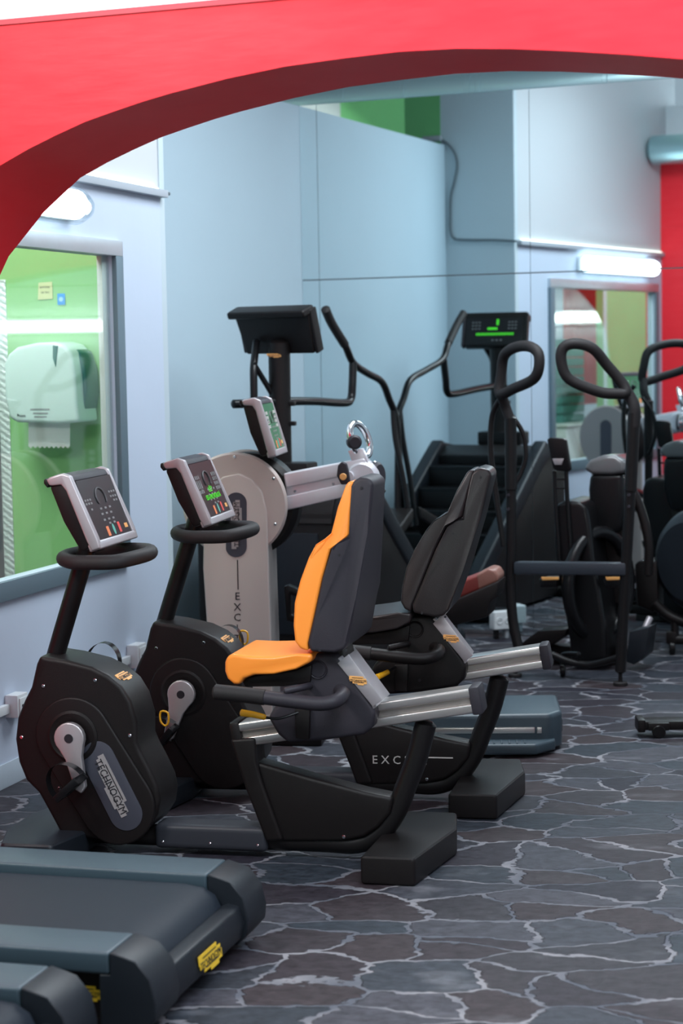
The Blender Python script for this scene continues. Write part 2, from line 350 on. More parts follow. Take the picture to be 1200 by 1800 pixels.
def place_bm(bm, origin, ex, ey):
    ex = Vector(ex).normalized(); ey = Vector(ey); ey = (ey - ex * ey.dot(ex)).normalized(); ez = ex.cross(ey)
    M = Matrix(((ex.x, ey.x, ez.x, origin[0]), (ex.y, ey.y, ez.y, origin[1]), (ex.z, ey.z, ez.z, origin[2]), (0, 0, 0, 1)))
    bmesh.ops.transform(bm, matrix=M, verts=bm.verts); return bm
def lettering(body, size, origin, ex, ey, m, parent, name='lettering', **k):
    return finish(name, place_bm(text_bm(body, size, **k), origin, ex, ey), m, parent, 30)
LOGO = [(-.50, .30), (-.50, .02), (-.46, .02), (-.46, -.10), (-.30, -.10), (-.30, -.24), (-.02, -.24), (-.02, -.34), (.34, -.34), (.34, -.24), (.50, -.24), (.50, .02), (.46, .02), (.46, .16), (.30, .16), (.30, .30)]
def logo(parent, c, ex, ey, w, plate, ink, ratio=0.42, text='TECHNOGYM', name='brand_badge', h=0.0015):
    """the maker's stepped plate with its lettering; c centre, ex reading direction, ey up, facing ex x ey"""
    bm = bmesh.new(); n = len(LOGO)
    P = [(x * w, z * w * ratio * 1.25) for x, z in LOGO]
    a = [bm.verts.new((x, y, 0)) for x, y in P]; b = [bm.verts.new((x, y, h)) for x, y in P]
    bm.faces.new(a[::-1]); bm.faces.new(b)
    for i in range(n): bm.faces.new((a[i], a[(i + 1) % n], b[(i + 1) % n], b[i]))
    pl = finish(name, place_bm(bm, c, ex, ey), plate, parent)
    t = text_bm(text, w * 0.175, 0.0005, 'CENTER')
    tw = max(v.co.x for v in t.verts) - min(v.co.x for v in t.verts); bmesh.ops.scale(t, vec=(0.90 * w / tw, 1, 1), verts=t.verts)
    tx0 = (max(v.co.x for v in t.verts) + min(v.co.x for v in t.verts)) / 2; bmesh.ops.translate(t, vec=(-tx0, 0, 0), verts=t.verts)
    bmesh.ops.translate(t, vec=(0, -w * 0.075, h + 0.0005), verts=t.verts)
    for y, x0, x1 in ((.20, -.34, .26), (-.20, -.22, .34)):
        v = [t.verts.new((x * w, (y + dy) * w * ratio, h + 0.0008)) for x, dy in ((x0, 0), (x1, 0), (x1, .05), (x0, .05))]
        t.faces.new(v)
    finish('lettering', place_bm(t, c, ex, ey), ink, pl)
    return pl

def thing(name, label, cat, loc=(0, 0, 0), yaw=0.0, group=None):
    o = bpy.data.objects.new(name, None); COL.objects.link(o); o.location = loc; o.rotation_euler = (0, 0, yaw); o.empty_display_size = 0.1
    o['label'] = label; o['category'] = cat
    if group: o['group'] = group
    return o
def fthing(name, label, cat, fr, group=None): return thing(name, label, cat, fr.o, fr.yaw, group)
def tag(o, label, cat, group=None):
    o['label'] = label; o['category'] = cat
    if group: o['group'] = group
    return o
def struct(o): o['kind'] = 'structure'; return o
def slab(name, P, Q, th, z0, z1, m, side=1, parent=None):
    """vertical wall from P to Q (plan points), thickness th to one side"""
    P = Vector((P[0], P[1], 0)); Q = Vector((Q[0], Q[1], 0)); d = (Q - P).normalized(); n = Vector((-d.y, d.x, 0)) * side * th
    return finish(name, plan_bm([(P.x, P.y), (Q.x, Q.y), ((Q + n).x, (Q + n).y), ((P + n).x, (P + n).y)], z0, z1), m, parent)

# ================================================================== SETTING
bm = bmesh.new()
vs = [bm.verts.new(p) for p in ((-6, -1, 0), (6, -1, 0), (6, 14, 0), (-6, 14, 0))]; bm.faces.new(vs)
ext = bmesh.ops.extrude_face_region(bm, geom=bm.faces[:]); bmesh.ops.translate(bm, vec=(0, 0, -0.1), verts=[v for v in ext['geom'] if isinstance(v, bmesh.types.BMVert)])
struct(finish('floor', bm, FLOORM))

# left wall with the window of the service room
C1 = onv(280, 340, W0, AW); C1 = Vector((C1.x, C1.y, 0))
zt = onv(198, 450, W0, AW).z; zb = onv(60, 1007, W0, AW).z
wr = onv(200, 600, W0, AW); wr = Vector((wr.x, wr.y, 0))                   # right jamb
arch_b = W0 + dW * (-0.85)                                                  # where the arch meets the left wall
wl = arch_b + dW * 0.16; wl.z = 0                                           # left jamb
tW = -Vector((math.cos(R(AW)), -math.sin(R(AW)), 0)) * 0.05                 # wall thickness, away from the room
def wallpiece(A, B, z0, z1, bm=None):
    b = plan_bm([(A.x, A.y), (B.x, B.y), ((B + tW).x, (B + tW).y), ((A + tW).x, (A + tW).y)], z0, z1); return join(bm, b)
HC = 3.5
ztr = onv(157, 311, W0, AW).z
b = wallpiece(arch_b - dW * 0.3, wl, 0, ztr); b = wallpiece(wr, C1, 0, ztr, b); b = wallpiece(wl, wr, 0, zb, b); b = wallpiece(wl, wr, zt, ztr, b)
struct(finish('wall_left', b, WLEFT))
b = wallpiece(arch_b - dW * 0.3 + tW * 0.1, C1 + tW * 0.1, ztr, HC)
struct(finish('wall_left_upper', b, CREAM))
# skirting
sk0 = onv(0, 1343, W0, AW).z
nW = -tW.normalized()
b = plan_bm([(p.x, p.y) for p in (arch_b, C1, C1 + nW * 0.006, arch_b + nW * 0.006)], 0, sk0 * 0.95, 0.002)
struct(finish('baseboard_left', b, mat('grey_blue_skirting', (0.42, 0.50, 0.57), 0.6, bump=0.3, bscale=20, var=0.08, vscale=3)))
# ledge with the strip light on it
ld = fthing('cove_light', 'slim grey ledge with glowing strip high on the left wall', 'light', Fr(C1, 0))
ld.location = (0, 0, 0)
e0 = arch_b + dW * 0.02; e1 = C1 + dW * 0.015; zl1 = onv(157, 311, W0, AW).z; zl0 = onv(141, 322, W0, AW).z
finish('ledge', plan_bm([(p.x, p.y) for p in (e0 + nW * 0.001, e1 + nW * 0.001, e1 + nW * 0.035, e0 + nW * 0.035)], zl0, zl1, 0.003), mat('ledge_paint', (0.36, 0.40, 0.45), 0.5), ld)
finish('light_strip', plan_bm([(p.x, p.y) for p in (e0 + nW * 0.004, e1 - dW * 0.05 + nW * 0.004, e1 - dW * 0.05 + nW * 0.012, e0 + nW * 0.012)], zl1 + 0.001, zl1 + 0.007), COVE, ld)

# window frame, reveal and glass
def strip(A, B, z0, z1, d0, d1, bev=0.0, bm=None):
    return join(bm, plan_bm([(p.x, p.y) for p in (A + nW * d0, B + nW * d0, B + nW * d1, A + nW * d1)], z0, z1, bev))
wf = 0.058
win = fthing('window_1', '', '', Fr((0, 0), 0)); del win['label']; del win['category']; win['kind'] = 'structure'
fo = onv(208, 424, W0, AW).z; fb = onv(0, 1057.5, W0, AW).z
xo = onv(215, 700, W0, AW); xo = Vector((xo.x, xo.y, 0))
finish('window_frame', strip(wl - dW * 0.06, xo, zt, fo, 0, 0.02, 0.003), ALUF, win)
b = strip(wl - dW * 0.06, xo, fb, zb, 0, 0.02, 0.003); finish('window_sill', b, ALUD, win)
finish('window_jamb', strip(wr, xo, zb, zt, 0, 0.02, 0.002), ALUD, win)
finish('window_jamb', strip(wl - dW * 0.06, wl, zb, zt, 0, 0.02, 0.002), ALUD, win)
finish('window_bead', strip(wr - dW * 0.045, wr, zb, zt, -0.045, -0.022, 0.002), WHITEP, win)
finish('glass_pane', strip(wl, wr, zb, zt, -0.018, -0.013), GLASS, win)

# partition W2, return wall (front side green, rear side grey), far green wall
ML = onv(525, 186, M0, AM); ztop = ML.z; ML = Vector((ML.x, ML.y, 0))
d2 = hd(25)
E2 = ML - d2 * 2.38
struct(slab('wall_partition', E2, ML + d2 * 0.3, 0.06, 0, ztop, WBACK, 1))
dR = (E2 - C1).normalized(); RE = C1 + dR * 0.80
stripA = onv(18, 700, RE, math.degrees(math.atan2(dR.x, dR.y))); stripA = Vector((stripA.x, stripA.y, 0))
RE = stripA + dR * 0.045
struct(slab('wall_return', C1, RE, 0.05, 0, HC, WRET, -1))
nR = Vector((dR.y, -dR.x, 0));
if nR.y > 0: nR = -nR
b = plan_bm([(p.x, p.y) for p in (C1 + dR * 0.056 + nR * 0.002, RE + nR * 0.002, RE + nR * 0.012, C1 + dR * 0.056 + nR * 0.012)], 0, HC)
struct(finish('wall_service_room', b, GREEN))
far0 = W0 + nW * -2.1
FW0 = far0 - dW * 3.0; FW1 = far0 + dW * 6.0
cm = mirray(598, 200, far0, AW); cm = Vector((cm.x, cm.y, 0))
struct(slab('wall_far', FW0, cm, 0.05, 0, HC, GREENF, 1))
struct(slab('wall_far_end', cm, FW1, 0.05, 0, HC, CREAM, 1))
# tread plate corner guard on the end of the return wall
zts = onv(0, 458, RE, 0).z
P0 = RE - dR * 0.048 + nR * 0.012
o = finish('corner_guard', plan_bm([(p.x, p.y) for p in (P0, RE + nR * 0.012, RE + nR * 0.017, P0 + nR * 0.005)], 0.02, 1.82, 0.001), TREADP)
tag(o, 'aluminium tread plate strip on the green wall corner, left of the towel dispenser', 'corner guard')

# service room seen in the mirror: green side wall with guard, red curtain, towels
q = 0.95
pl0 = W0 + nW * -q
a1 = mirray(1048, 600, pl0, AW); a1 = Vector((a1.x, a1.y, 0))
struct(slab('wall_service_side', a1, a1 - dW * 1.6, 0.06, 0, HC, GREEN, 1))
o = finish('corner_guard', strip(a1 - dW * 0.06, a1 + dW * 0.004, 0.02, 1.95, 0.061, 0.067), TREADP)
tag(o, 'aluminium tread plate strip mirrored beside the red curtain', 'corner guard')
pl1 = W0 + nW * -1.45
c0 = mirray(1046, 600, pl1, AW); c1_ = mirray(992, 600, pl1, AW)
zc1 = mirray(1010, 496, pl1, AW).z; zc0 = mirray(1010, 712, pl1, AW).z
bm = bmesh.new(); n = 60; ra = []; rb = []
c0.z = c1_.z = 0
for i in range(n + 1):
    p = c0.lerp(c1_, i / n) + nW * 0.018 * math.sin(i * 1.15)
    ra.append(bm.verts.new((p.x, p.y, zc0))); rb.append(bm.verts.new((p.x, p.y, zc1)))
for i in range(n): bm.faces.new((ra[i], ra[i + 1], rb[i + 1], rb[i]))
ext = bmesh.ops.solidify(bm, geom=bm.faces[:], thickness=0.004)
tag(finish('curtain', bm, CURT), 'red pleated curtain seen through the window in the mirror', 'curtain')
t0 = mirray(988, 600, pl1, AW); t1 = mirray(950, 600, pl1, AW); t0.z = t1.z = 0
zz1 = mirray(970, 595, pl1, AW).z; zz0 = mirray(970, 742, pl1, AW).z
nt_ = 9
for i in range(nt_):
    z = zz0 + (zz1 - zz0) * i / nt_
    bm = plan_bm([(p.x, p.y) for p in (t0, t1 - dW * (-0.02), t1 + dW * 0.02 + nW * 0.2, t0 + nW * 0.2)], z, z + (zz1 - zz0) / nt_ * 0.86, 0.008, 3)
    pos = ['lowest', 'second lowest', 'third from the bottom', 'fourth from the bottom', 'middle', 'fourth from the top', 'third from the top', 'second from the top', 'topmost'][i]
    tag(finish('folded_towel', bm, TOWEL), 'folded teal towel, %s in the stack beside the red curtain' % pos, 'towel', 'folded towels in the service room')
cab = thing('towel_cabinet', 'white low cabinet under the red curtain and towels in the mirror', 'cabinet', (c0 + nW * 0.0).to_tuple())
cab.location = (0, 0, 0)
finish('cabinet_body', plan_bm([(p.x, p.y) for p in (c0 - dW * 0.1, t1 + dW * 0.3, t1 + dW * 0.3 + nW * 0.36, c0 - dW * 0.1 + nW * 0.36)], 0, zz0 - 0.02, 0.004), WHITEP, cab)
finish('worktop', plan_bm([(p.x, p.y) for p in (c0 - dW * 0.11, t1 + dW * 0.31, t1 + dW * 0.31 + nW * 0.38, c0 - dW * 0.11 + nW * 0.38)], zz0 - 0.02, zz0 - 0.001, 0.003), WHITEP, cab)
zf = mirray(1000, 560, pl1, AW).z
lb = thing('tube_lamp', 'long bright tube lamp glowing above the red curtain in the mirror', 'lamp'); 
finish('lamp_housing', strip(c0 - nW * 0 , t1 + dW * 0.1, zf - 0.03, zf + 0.05, 0.24, 0.26), WHITEP, lb)
finish('lamp_tube', tube_bm([c0 + nW * 0.29 + Vector((0, 0, zf)), t1 + nW * 0.29 + dW * 0.08 + Vector((0, 0, zf))], 0.022, smooth=0), LAMPE, lb)
lb.location = (0, 0, 0)

# mirror wall: wall behind, mirror panels, duct above
def mp(px, py): return onv(px, py, M0, AM)
MR = M0 - dM * 2.6
wa, wb_ = ML + dM * 0.35 - nM * 0.012, MR - nM * 0.012
struct(finish('wall_mirror', plan_bm([(p.x, p.y) for p in (wa, wb_, wb_ - nM * 0.08, wa - nM * 0.08)], 0, ztop - 0.01), GREY))
wa, wb_ = ML + dM * 1.5 - nM * 0.9, MR - dM * 1.0 - nM * 0.9
struct(finish('wall_behind_duct', plan_bm([(p.x, p.y) for p in (wa, wb_, wb_ - nM * 0.08, wa - nM * 0.08)], 0, 3.95), WRET))
xs = [ML + d2 * 0.0, mp(565, 700), mp(932, 480), MR]
for p in xs: p.z = 0
zs_ = mp(700, 488).z
names = [('narrow lower left mirror strip beside the blue partition', 'narrow upper left mirror strip beside the blue partition'),
         ('large lower middle mirror panel reflecting the elliptical console', 'large upper middle mirror panel reflecting the partition top'),
         ('lower right mirror panel reflecting the green window', 'upper right mirror panel reflecting the white wall and red pillar')]
for i in range(3):
    A, B = xs[i], xs[i + 1]; d = (B - A).normalized()
    for j, (z0, z1) in enumerate(((0.0, zs_ - 0.0012), (zs_ + 0.0012, ztop))):
        bm = plan_bm([(p.x, p.y) for p in (A + d * 0.0013, B - d * 0.0013, B - d * 0.0013 - nM * 0.006, A + d * 0.0013 - nM * 0.006)], z0 + 0.004, z1, 0.0)
        tag(finish('mirror_panel', bm, MIRR), names[i][j], 'mirror', 'wall mirror panels')
dz = ztop + 0.035
dc0 = ML + dM * 0.8 - nM * 0.22; dc1 = MR - nM * 0.22
du = thing('ventilation_duct', 'teal round ventilation duct running above the mirror under the red arch', 'duct')
finish('duct_pipe', tube_bm([dc0 + Vector((0, 0, dz)), dc1 + Vector((0, 0, dz))], 0.10, seg=32, smooth=0), DUCTM, du)
for px in (582, 690, 806, 825, 1050):
    p = mp(px, 150); p = Vector((p.x, p.y, dz)) - nM * 0.22
    finish('duct_collar', tube_bm([p - dM * 0.012, p + dM * 0.012], 0.104, seg=32, smooth=0), DUCTM, du)

# ------------------------------------------------------------------ the red arch
AA = -68.0
def ap(px, py, P): return onv(px, py, P, AA)
aback = arch_b + Vector((0, 0, 0)); dA = hd(AA); nA = Vector((math.cos(R(AA)), -math.sin(R(AA)), 0))
if nA.y > 0: nA = -nA
TH = 0.42
afront = aback + nA * TH
curve = [(0, 291), (50, 262), (100, 237), (150, 214), (200, 196), (250, 179), (300, 164), (400, 138), (500, 117), (600, 103), (700, 91), (800, 85.5), (900, 86), (1000, 90), (1100, 96), (1200, 104)]
pts = []
for x, y in curve:
    p = ap(x, y, afront); pts.append(((p - afront).dot(-dA), p.z))
# left flank down to the floor, right flank mirrored about the crown
l0 = pts[0]; crown = pts[12][0]
left = [(l0[0] - 0.12, l0[1] - 0.09), (l0[0] - 0.24, l0[1] - 0.21), (l0[0] - 0.34, l0[1] - 0.38), (l0[0] - 0.41, 1.2), (l0[0] - 0.43, 0.0)]
rx = pts[-1][0]
right = [(rx + 0.4, pts[-1][1] - 0.07), (rx + 0.8, pts[-1][1] - 0.24), (rx + 1.15, pts[-1][1] - 0.55), (rx + 1.3, 1.3), (rx + 1.32, 0.0)]
oc = left[::-1] + pts + right
ptop = ap(0, 36.5, afront).z
x_l = -0.12; x_r = rx + 1.9
def arch_bm(t0, t1, ztopv, outline):
    """solid between the opening curve and a rectangle, thickness t0..t1 behind the front plane"""
    bm = bmesh.new()
    def V(x, t, z):
        p = afront - dA * x - nA * t; return bm.verts.new((p.x, p.y, z))
    n = len(outline); F = [V(x, t0, z) for x, z in outline]; B = [V(x, t1, z) for x, z in outline]
    FT = [V(x if 4 < i < n - 5 else (x_l if i <= 4 else x_r), t0, ztopv if 4 < i < n - 5 else (z if i != 4 else ztopv)) for i, (x, z) in enumerate(outline)]
    BT = [V(x if 4 < i < n - 5 else (x_l if i <= 4 else x_r), t1, ztopv if 4 < i < n - 5 else (z if i != 4 else ztopv)) for i, (x, z) in enumerate(outline)]
    for i in range(n - 1):
        bm.faces.new((F[i], F[i + 1], FT[i + 1], FT[i])); bm.faces.new((B[i + 1], B[i], BT[i], BT[i + 1]))
        bm.faces.new((F[i + 1], F[i], B[i], B[i + 1])); bm.faces.new((FT[i], FT[i + 1], BT[i + 1], BT[i]))
    bm.faces.new((F[0], FT[0], BT[0], B[0])); bm.faces.new((F[-1], B[-1], BT[-1], FT[-1]))
    return bm
struct(finish('wall_arch', arch_bm(0, TH, ptop, oc), RED, ang=25))
u0 = afront - dA * x_l - nA * 0.01; u1 = afront - dA * x_r - nA * 0.01
struct(slab('wall_arch_upper', u0, u1, 0.3, ptop + 0.001, ptop + 0.9, WHITEW, 1 if Vector((-(u1 - u0).y, (u1 - u0).x, 0)).dot(nA) < 0 else -1))
r0_ = afront - dA * x_l - nA * TH; r1_ = afront - dA * x_r - nA * TH
struct(finish('wall_arch_rear', plan_bm([(p.x, p.y) for p in (r0_, r1_, r1_ + nA * 0.1, r0_ + nA * 0.1)], ptop + 0.001, 2.82), RED))
struct(finish('trim_1', plan_bm([(p.x, p.y) for p in (u0 + nA * 0.010, u1 + nA * 0.010, u1 + nA * 0.016, u0 + nA * 0.016)], ptop - 0.012, ptop + 0.002), mat('dark_red_edge', (0.45, 0.01, 0.03), 0.5)))
# second duct along the rear of the arch, seen in the mirror only
pd = mirray(1175, 264, aback - nA * 0.16, AA)
da = W0 + dW * (-0.62); da.z = pd.z
du2 = thing('ventilation_duct', 'short teal duct above the red pillar, seen in the mirror', 'duct')
finish('duct_pipe', tube_bm([da + nW * 0.03, da + nW * 0.03 - dA * 2.6], 0.105, seg=32, smooth=0), DUCTM, du2)
# unseen white wall and tube lamp added behind the viewer for the glass to mirror
struct(finish('wall_front', plan_bm([(-4, -1.1), (4, -1.1), (4, -1.0), (-4, -1.0)], 0, 3.2), WHITEW))
tl = thing('tube_lamp', 'unseen tube lamp added to show as a bright band in the green window glass', 'lamp')
finish('lamp_housing', box_bm((0.25, -0.985, 1.80), (2.6, 0.03, 0.16), 0.005), WHITEP, tl)
finish('lamp_tube', tube_bm([(-0.98, -0.93, 1.80), (1.48, -0.93, 1.80)], 0.045, smooth=0), mat('added_tube_glow', (1, 1, 1), 0.4, emit=(0.93, 1.0, 0.93), es=22.0), tl)
# ceiling over the rear room
o = finish('ceiling', plan_bm([(-5, 4.2), (5, 4.2), (5, 13), (-5, 13)], 4.0, 4.05), WHITEW); struct(o)

# ------------------------------------------------------------------ wall lamp, sockets and conduit on the left wall
def onW(px, py): return onv(px, py, W0, AW)
la = onW(122, 360); lz = (onW(122, 336).z + onW(100, 391).z) / 2; la.z = 0
lh = 0.085
lamp = thing('wall_lamp', 'clear covered tube lamp above the window on the left wall', 'lamp')
A_ = la - dW * 1.30; B_ = la
finish('lamp_base', strip(A_, B_ - dW * 0.01, lz - 0.05, lz + 0.05, 0.001, 0.03, 0.01), WHITEP, lamp)
def shell_mat():
    m, t, b = nt('clear_lamp_cover'); N = t.nodes; L = t.links
    tr = N.new('ShaderNodeBsdfTransparent'); tr.inputs[0].default_value = (0.93, 0.98, 1, 1); gl = N.new('ShaderNodeBsdfGlossy'); gl.inputs['Roughness'].default_value = 0.08
    mx = N.new('ShaderNodeMixShader'); mx.inputs[0].default_value = 0.3; L.new(tr.outputs[0], mx.inputs[1]); L.new(gl.outputs[0], mx.inputs[2]); L.new(mx.outputs[0], N['Material Output'].inputs[0]); return m
bm = tube_bm([A_ + nW * 0.052 + Vector((0, 0, lz)), B_ + nW * 0.052 + Vector((0, 0, lz))], lambda t: 0.070 * min(1, (1 - abs(2 * t - 1)) * 30 + 0.72), seg=24, smooth=12)
finish('lamp_cover', bm, shell_mat(), lamp)
finish('lamp_tube', tube_bm([A_ + dW * 0.03 + nW * 0.052 + Vector((0, 0, lz + 0.004)), B_ - dW * 0.07 + nW * 0.052 + Vector((0, 0, lz + 0.004))], 0.055, smooth=0, seg=20), LAMPE, lamp)

def wallbox(px0, px1, py0, py1, label, d=0.05, name='wall_socket'):
    a = onW(px0, (py0 + py1) / 2); b_ = onW(px1, (py0 + py1) / 2); z1 = onW(px0, py0).z; z0 = onW(px0, py1).z; a.z = b_.z = 0
    t = thing(name, label, 'socket', a); loc = Matrix.Rotation(math.atan2(dW.x, dW.y), 3, 'Z')
    L_ = (b_ - a).length
    box = plan_bm([(p.x, p.y) for p in (nW * 0.001, dW * L_ + nW * 0.001, dW * L_ + nW * d, nW * d)], z0, z1, 0.004)
    finish('socket_box', box, WHITEP, t)
    f = plan_bm([(p.x, p.y) for p in (dW * L_ * 0.15 + nW * d, dW * L_ * 0.85 + nW * d, dW * L_ * 0.85 + nW * (d + 0.004), dW * L_ * 0.15 + nW * (d + 0.004))], z0 + 0.012, z1 - 0.012, 0.001)
    finish('socket_face', f, WHITEP, t)
    for s in (0.38, 0.62):
        c = dW * L_ * s + nW * (d + 0.005); disc('socket_hole', (c.x, c.y, (z0 + z1) / 2), nW, 0.005, 0.003, INK, t, seg=12)
    return a, b_, z0, z1
a, b_, z0, z1 = wallbox(222, 238, 1134, 1175, 'white socket box on the left wall beside the rear bike housing')
a2, b2, z02, z12 = wallbox(8, 27, 1222, 1262, 'white socket box on the left wall beside the front bike housing')
zc = (z0 + z1) / 2 - 0.01
o = finish('cable_trunking', plan_bm([(p.x, p.y) for p in (arch_b + nW * 0.001, a2 - dW * 0.002 + nW * 0.001, a2 - dW * 0.002 + nW * 0.022, arch_b + nW * 0.022)], zc - 0.016, zc + 0.016, 0.002), WHITEP)
tag(o, 'white cable trunking leaving the left edge towards the nearer socket box', 'cable trunking')
o = finish('cable_trunking', plan_bm([(p.x, p.y) for p in (b2 + dW * 0.002 + nW * 0.001, a - dW * 0.002 + nW * 0.001, a - dW * 0.002 + nW * 0.022, b2 + dW * 0.002 + nW * 0.022)], zc - 0.016, zc + 0.016, 0.002), WHITEP)
tag(o, 'white cable trunking between the two socket boxes behind the front bike', 'cable trunking')

# towel dispenser, note and sticker on the green wall behind the glass
FG = Fr(C1 + nR * 0.014, math.degrees(math.atan2(-dR.y, -dR.x)))
dp = FG.at(80, 670, 0)
disp = thing('towel_dispenser', 'white paper towel dispenser with teal side on the green wall', 'dispenser', (FG.o + FG.u * dp.x), FG.yaw)
dp0 = Vector((dp.x, 0, 0))
body = [(12, 640), (20, 622), (35, 610), (70, 602), (100, 601), (118, 606), (130, 620), (137, 660), (140, 715), (144, 742), (110, 745), (35, 742), (22, 735), (14, 700)]
pp = [(x - dp.x, z) for x, z in FG.prof(body, -0.17)]
prism('dispenser_cover', pp, -0.20, -0.006, DISPW, disp, 0.018, 4)
side = [(90, 603), (120, 605), (142, 618), (152, 650), (155, 690), (150, 725), (135, 738), (100, 735)]
pp = [(x - dp.x + 0.012, z) for x, z in FG.prof(side, -0.09)]
prism('dispenser_side', pp, -0.13, -0.001, DISPT, disp, 0.012, 3)
zz = [(93, 607), (102, 608), (98, 645), (93, 630)]
prism('refill_window', [(x - dp.x, z) for x, z in FG.prof(zz, -0.201)], -0.2025, -0.198, DISPT, disp)
pa = [(50, 738)] + [(50 + 73 * k / 18, 784 + (4 if k % 2 else 0)) for k in range(19)] + [(123, 738)]
prism('paper_towel', [(x - dp.x, z) for x, z in FG.prof(pa, -0.13)], -0.1306, -0.1295, PAPER, disp)
for k, (x0, x1, y0, y1) in enumerate(((53, 87, 718, 721), (58, 84, 725, 728), (60, 82, 731, 734))):
    prism('printed_line', [(x - dp.x, z) for x, z in FG.prof([(x0, y0), (x1, y0), (x1, y1), (x0, y1)], -0.201)], -0.2012, -0.199, GREY, disp)
p = FG.at(30, 733, -0.202); lettering('Paleo', 0.018, (p.x - dp.x, -0.2012, p.z), (1, 0, 0), (0, 0, 1), INK, disp)
nt0 = FG.at(80, 511, 0); note = thing('sticky_note', 'yellow handwritten sticky note on the green wall above the dispenser', 'note', FG.o + FG.u * nt0.x, FG.yaw)
prism('note_paper', [(x - nt0.x, z) for x, z in FG.prof([(68, 497), (92, 495), (93, 525), (67, 527)], 0)], -0.003, -0.001, NOTE, note)
p = FG.at(70, 507, 0); lettering('SAPONE', 0.013, (p.x - nt0.x, -0.0032, p.z), (1, 0, 0), (0, 0, 1), INK, note)
p = FG.at(73, 516, 0); lettering('FILTRO', 0.012, (p.x - nt0.x, -0.0032, p.z), (1, 0, 0), (0, 0, 1), INK, note)
s0 = FG.at(108, 526, 0); st = thing('round_sticker', 'small blue square sticker on the green wall beside the note', 'sticker', FG.o + FG.u * s0.x, FG.yaw)
finish('sticker_base', box_bm((0, -0.002, s0.z), (0.036, 0.003, 0.048), 0.0014), BLUEST, st)
disc('sticker_mark', (0, -0.0042, s0.z), (0, -1, 0), 0.010, 0.001, mat('pale_blue_mark', (0.35, 0.62, 0.95), 0.5), st, seg=20)

# cable along the return wall, seen in the mirror
rang = math.degrees(math.atan2(dR.x, dR.y))
RB = C1 - nR * 0.053
g0_ = mirray(773, 200, RB, rang); g0_.z = 0
struct(finish('wall_return_rear', plan_bm([(p.x, p.y) for p in (g0_ + nR * 0.0025, RE - nR * 0.0505, RE - nR * 0.053, g0_)], 0, HC), GREENF))
cpts = []
for x, y in ((770, 243), (785, 252), (798, 268), (803, 290), (798, 320), (792, 345), (791, 380), (792, 408), (800, 420), (830, 422), (870, 422), (908, 424)):
    p = mirray(x, y, RB - nR * 0.008, rang); cpts.append(p)
tag(finish('wall_cable', tube_bm(cpts, 0.007, seg=8), CABLE), 'thin grey cable looping down the recessed wall in the mirror', 'cable')

p0_, p1_ = mirray(742, 246, RB, rang), mirray(782, 243, RB, rang)
mid_ = (p0_ + p1_) / 2
o = finish('cable_box', box_bm((mid_.x, mid_.y, mid_.z), (0.13, 0.035, 0.035), 0.004, rot=Matrix.Rotation(math.atan2(dR.y, dR.x), 3, 'Z')), GREY)
o.location = -nR * 0.02
tag(o, 'small grey cable box on top of the partition end in the mirror', 'cable box')

